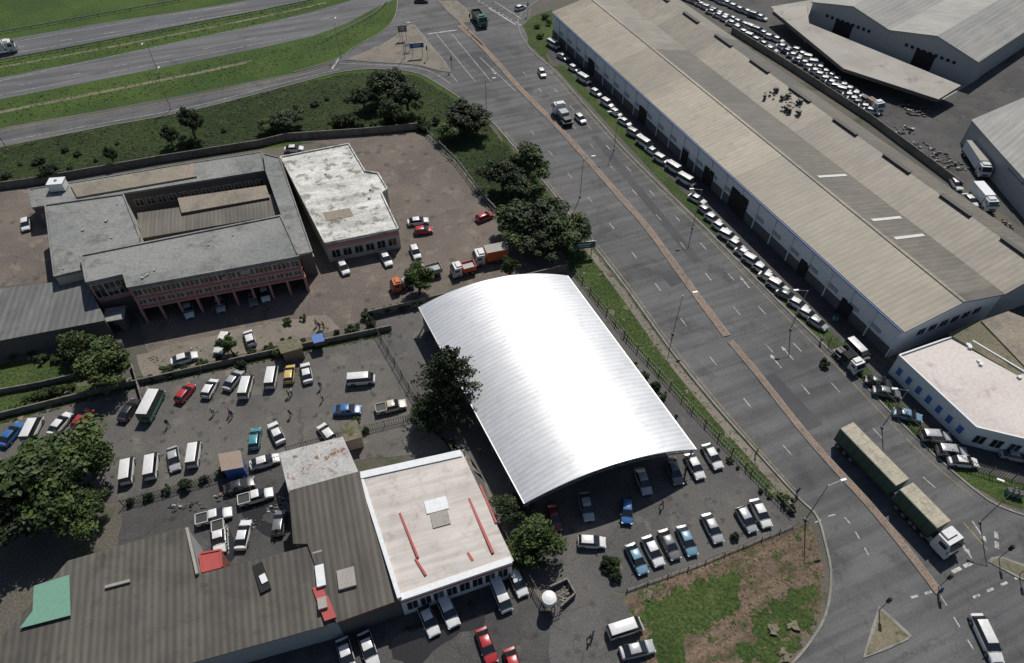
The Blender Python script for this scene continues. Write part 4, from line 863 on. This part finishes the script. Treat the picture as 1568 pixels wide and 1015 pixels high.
def sign(name,u_,v_,w,h,zc,mat,ang=0,posts=2):
    x,y=P(u_,v_); mb=MB()
    for s in ([-1,1] if posts==2 else [0]): mb.tube((s*w*.35,.08,0),(s*w*.35,.08,zc+h/2),.07,.07,M['steel'],6)
    mb.box((0,0,zc),(w,.08,h),0,M['frame']); mb.box((0,-.02,zc),(w-.15,.1,h-.15),0,mat); mb.box((0,-.05,zc+h*.15),(w*.6,.06,h*.12),0,M['white']); mb.box((0,-.05,zc-h*.15),(w*.45,.06,h*.1),0,M['white'])
    o=mb.obj(name); o.location=(x,y,0); o.rotation_euler=(0,0,ang)
sign('direction_sign',640,88,3.6,1.3,3.2,M['signblue'],.2); sign('direction_sign',618,62,2.4,1.8,3.2,M['brickpave'],.2); sign('advertising_hoarding',893,392,4.2,1.6,2.6,M['signteal'],.15); sign('direction_sign',625,80,1.6,1.0,2,M['white'],.3)
# elevated water tank on stand
x,y=P(841,914,3.1); mb=MB(); mb.tube((x,y,2.0),(x,y,2.95),.85,.85,M['tank'],24)
mb.tube((x,y,2.95),(x,y,3.12),.85,.45,M['tank'],24,False); mb.tube((x,y,3.12),(x,y,3.2),.45,.05,M['tank'],24)
for z in(2.25,2.6): mb.tube((x,y,z-.03),(x,y,z+.03),.88,.88,M['tank'],24)
mb.box((x,y,1.95),(1.6,1.6,.1),0,M['darksteel'])
for sx_ in(-1,1):
    for sy_ in (-1,1): mb.box((x+sx_*.7,y+sy_*.7,.97),(.1,.1,1.94),0,M['darksteel'])
mb.obj('water_tank')
fence('low_brick_wall',[(842,902),(868,890),(880,912),(858,932)],.9,'wall',mat=M['concwall'])
def pile(name,u_,v_,rx,ry,nn,mats,h=.5,s0=.2,s1=.9,seed=0,z=0):
    r=random.Random(seed+int(u_)); x,y=P(u_,v_); mb=MB()
    for i in range(nn):
        a=r.uniform(0,6.28);d=r.random()**.6; s=r.uniform(s0,s1); px_,py_=x+cos(a)*d*rx,y+sin(a)*d*ry; zz=z+h*(1-d)*r.random()
        c=Vector((px_,py_,zz+s*.2)); k=[Vector((r.uniform(-.6,.6)*s+sx_*s*.5,r.uniform(-.3,.3)*s+sy_*s*.4,sz_*s*.25)) for sx_,sy_,sz_ in ((-1,-1,-1),(1,-1,-1),(1,1,-1),(-1,1,-1),(-1,-1,1),(1,-1,1),(1,1,1),(-1,1,1))]
        mt=r.choice(mats); q=[c+v for v in k]
        for f in ((3,2,1,0),(4,5,6,7),(0,1,5,4),(1,2,6,5),(2,3,7,6),(3,0,4,7)): mb.face([q[j] for j in f],mt)
    mb.obj(name)
junk=[M['darksteel'],M['darksteel'],M['darksteel'],M['darkwall'],M['darkwall'],M['dark'],M['wood'],M['greywall']]
pile('rubble_pile',866,908,1.2,1.1,60,[M['conc'],M['concwall'],M['concwall']],.4,.08,.28)
for a,b,n_ in ((1395,165,60),(1405,172,60),(1432,240,40),(1462,255,40),(1410,225,30),(1385,200,30),(1530,345,30)):
    pile('scrap_pile',a,b,3.0,2.0,n_,junk,.6,.15,.6)
for a,b,n_ in ((300,775,25),(272,778,15),(425,778,25),(440,760,15),(345,762,15),(385,800,15)): pile('scrap_pile',a,b,1.6,.8,n_,junk,.3,.1,.35)
for a,b in ((240,550),(300,535),(490,500),(690,245),(665,215),(60,550)): pile('rubble_pile',a,b,1.8,.8,22,[M['concwall'],M['wood'],M['greywall'],M['concwall']],.2,.08,.3)
for a,b in ((1184,966),(1213,959),(1200,1002),(990,915)): pile('boulder',a,b,.5,.5,4,[M['path']],.2,.5,.9)
for i,(a,b) in enumerate(((1546,752),(1554,755),(1562,757),(1280,486))):
    x,y=P(a,b,.6); mb=MB(); mb.prism([(x-.35,y-.3),(x+.35,y-.3),(x+.35,y+.3),(x-.35,y+.3)],.08,.95,M['green']); mb.box((x,y,1.0),(.8,.7,.1),0,M['darksteel'])
    for s in(-1,1): mb.tube((x+s*.25,y+.32,.1),(x+s*.3,y+.32,.1),.1,.1,tyre,8)
    mb.obj('wheelie_bin')
# ------------------------------------------------------------ people
def person(pose,shirt,trou):
    me=bpy.data.meshes.new('p'); V=[];E=[];r=[]
    def a(x,y,z,rr,par=None):
        V.append((x,y,z)); r.append(rr)
        if par is not None: E.append((par,len(V)-1))
        return len(V)-1
    st=.18 if pose=='walk' else .0
    pel=a(0,0,.95,.13); sp=a(0,0,1.15,.12,pel); ch=a(.01,0,1.36,.15,sp); nk=a(.01,0,1.5,.06,ch); hd=a(.03,0,1.6,.085,nk); tp=a(.02,0,1.72,.075,hd)
    for s in(-1,1):
        hp_=a(0,s*.1,.88,.095,pel); kn=a(s*st+.03,s*.1,.5,.065,hp_); an=a(s*st*1.6-.03,s*.1,.09,.042,kn); a(s*st*1.6+.16,s*.11,.05,.035,an)
        sh=a(0,s*.19,1.42,.06,ch); el=a(-s*st*.5-.02,s*.25,1.15,.043,sh); wr=a(-s*st+.08,s*.25,.92,.03,el); pm=a(-s*st+.10,s*.25,.85,.032,wr)
        for k in range(4): f=a(-s*st+.075+k*.02,s*.25,.79,.009,pm); a(-s*st+.085+k*.02,s*.24,.75-.01*(k%2),.008,f)
        a(-s*st+.15,s*.24,.82,.009,pm)
    me.from_pydata(V,E,[]); o=bpy.data.objects.new('p',me); COL.objects.link(o); md=o.modifiers.new('s','SKIN')
    for i,x in enumerate(me.skin_vertices[0].data): x.radius=(r[i],r[i]*(1.25 if i in(1,2) else 1)); x.use_root=(i==0)
    ms=o.modifiers.new('u','SUBSURF'); ms.levels=1
    dg=bpy.context.evaluated_depsgraph_get(); m2=bpy.data.meshes.new_from_object(o.evaluated_get(dg)); bpy.data.objects.remove(o)
    m2.materials.clear()
    for m in (trou,shirt,skin,hair): m2.materials.append(m)
    for p in m2.polygons:
        z=p.center.z; y=abs(p.center.y)
        p.material_index=3 if (z<.1 or z>1.66 or (z>1.56 and p.center.x<0)) else 2 if (z>1.49 or (y>.2 and z<1.14)) else 1 if z>.97 else 0
        p.use_smooth=True
    return m2
skin=plain('skin',(.13,.07,.045),.6); hair=plain('hair',(.012,.01,.01),.7)
shs=[plain('shirt_%d'%i,c,.8) for i,c in enumerate([(.6,.6,.6),(.35,.05,.05),(.05,.1,.3),(.02,.02,.02),(.5,.4,.1)])]; tr_=plain('trousers',(.03,.035,.06),.8)
try:
    PM=[person('walk' if i%2 else 'stand',shs[i],tr_) for i in range(5)]
    for i,(a,b) in enumerate([(325,630),(351,630),(354,634),(256,648),(441,602),(446,600),(1014,772),(908,970),(903,976),(495,498),(484,494),(489,499),(490,590),(444,633),(1159,692),(493,608),(560,900),(1222,752),(425,815),(385,575),(1258,520),(735,690),(1440,905),(1035,640)]):
        x,y=P(a,b,.8); o=bpy.data.objects.new('person',PM[i%5]); o.location=(x,y,.04); o.rotation_euler=(0,0,R.uniform(0,6.28)); COL.objects.link(o)
except Exception as ex: print('people failed',ex)
# ------------------------------------------------------------ light, world, camera
az=(0.30,0.954); el=radians(55)
sd=Vector((az[0]*cos(el),az[1]*cos(el),sin(el)))
s=bpy.data.lights.new('sun','SUN'); s.energy=4.3; s.angle=radians(.5); s.color=(1,.955,.89); so=bpy.data.objects.new('sun',s); so.rotation_euler=(-sd).to_track_quat('-Z','Y').to_euler(); so.location=(0,0,200); COL.objects.link(so)
w=bpy.data.worlds.new('World'); bpy.context.scene.world=w; w.use_nodes=True; nt=w.node_tree; bg=nt.nodes['Background']; sk=nt.nodes.new('ShaderNodeTexSky'); sk.sky_type='NISHITA'; sk.sun_disc=False; sk.sun_elevation=el; sk.sun_rotation=atan2(az[0],az[1]); nt.links.new(sk.outputs[0],bg.inputs[0]); bg.inputs[1].default_value=.065
cam=bpy.data.cameras.new('camera'); co=bpy.data.objects.new('camera',cam); co.location=(0,0,H); co.rotation_euler=(radians(90)-TH,0,0); cam.sensor_fit='HORIZONTAL'; cam.sensor_width=36; cam.lens=36*F/1568; cam.clip_end=6000; cam.clip_start=1; COL.objects.link(co); bpy.context.scene.camera=co
sc=bpy.context.scene; sc.view_settings.view_transform='Standard'; sc.view_settings.look='None'; sc.view_settings.exposure=0
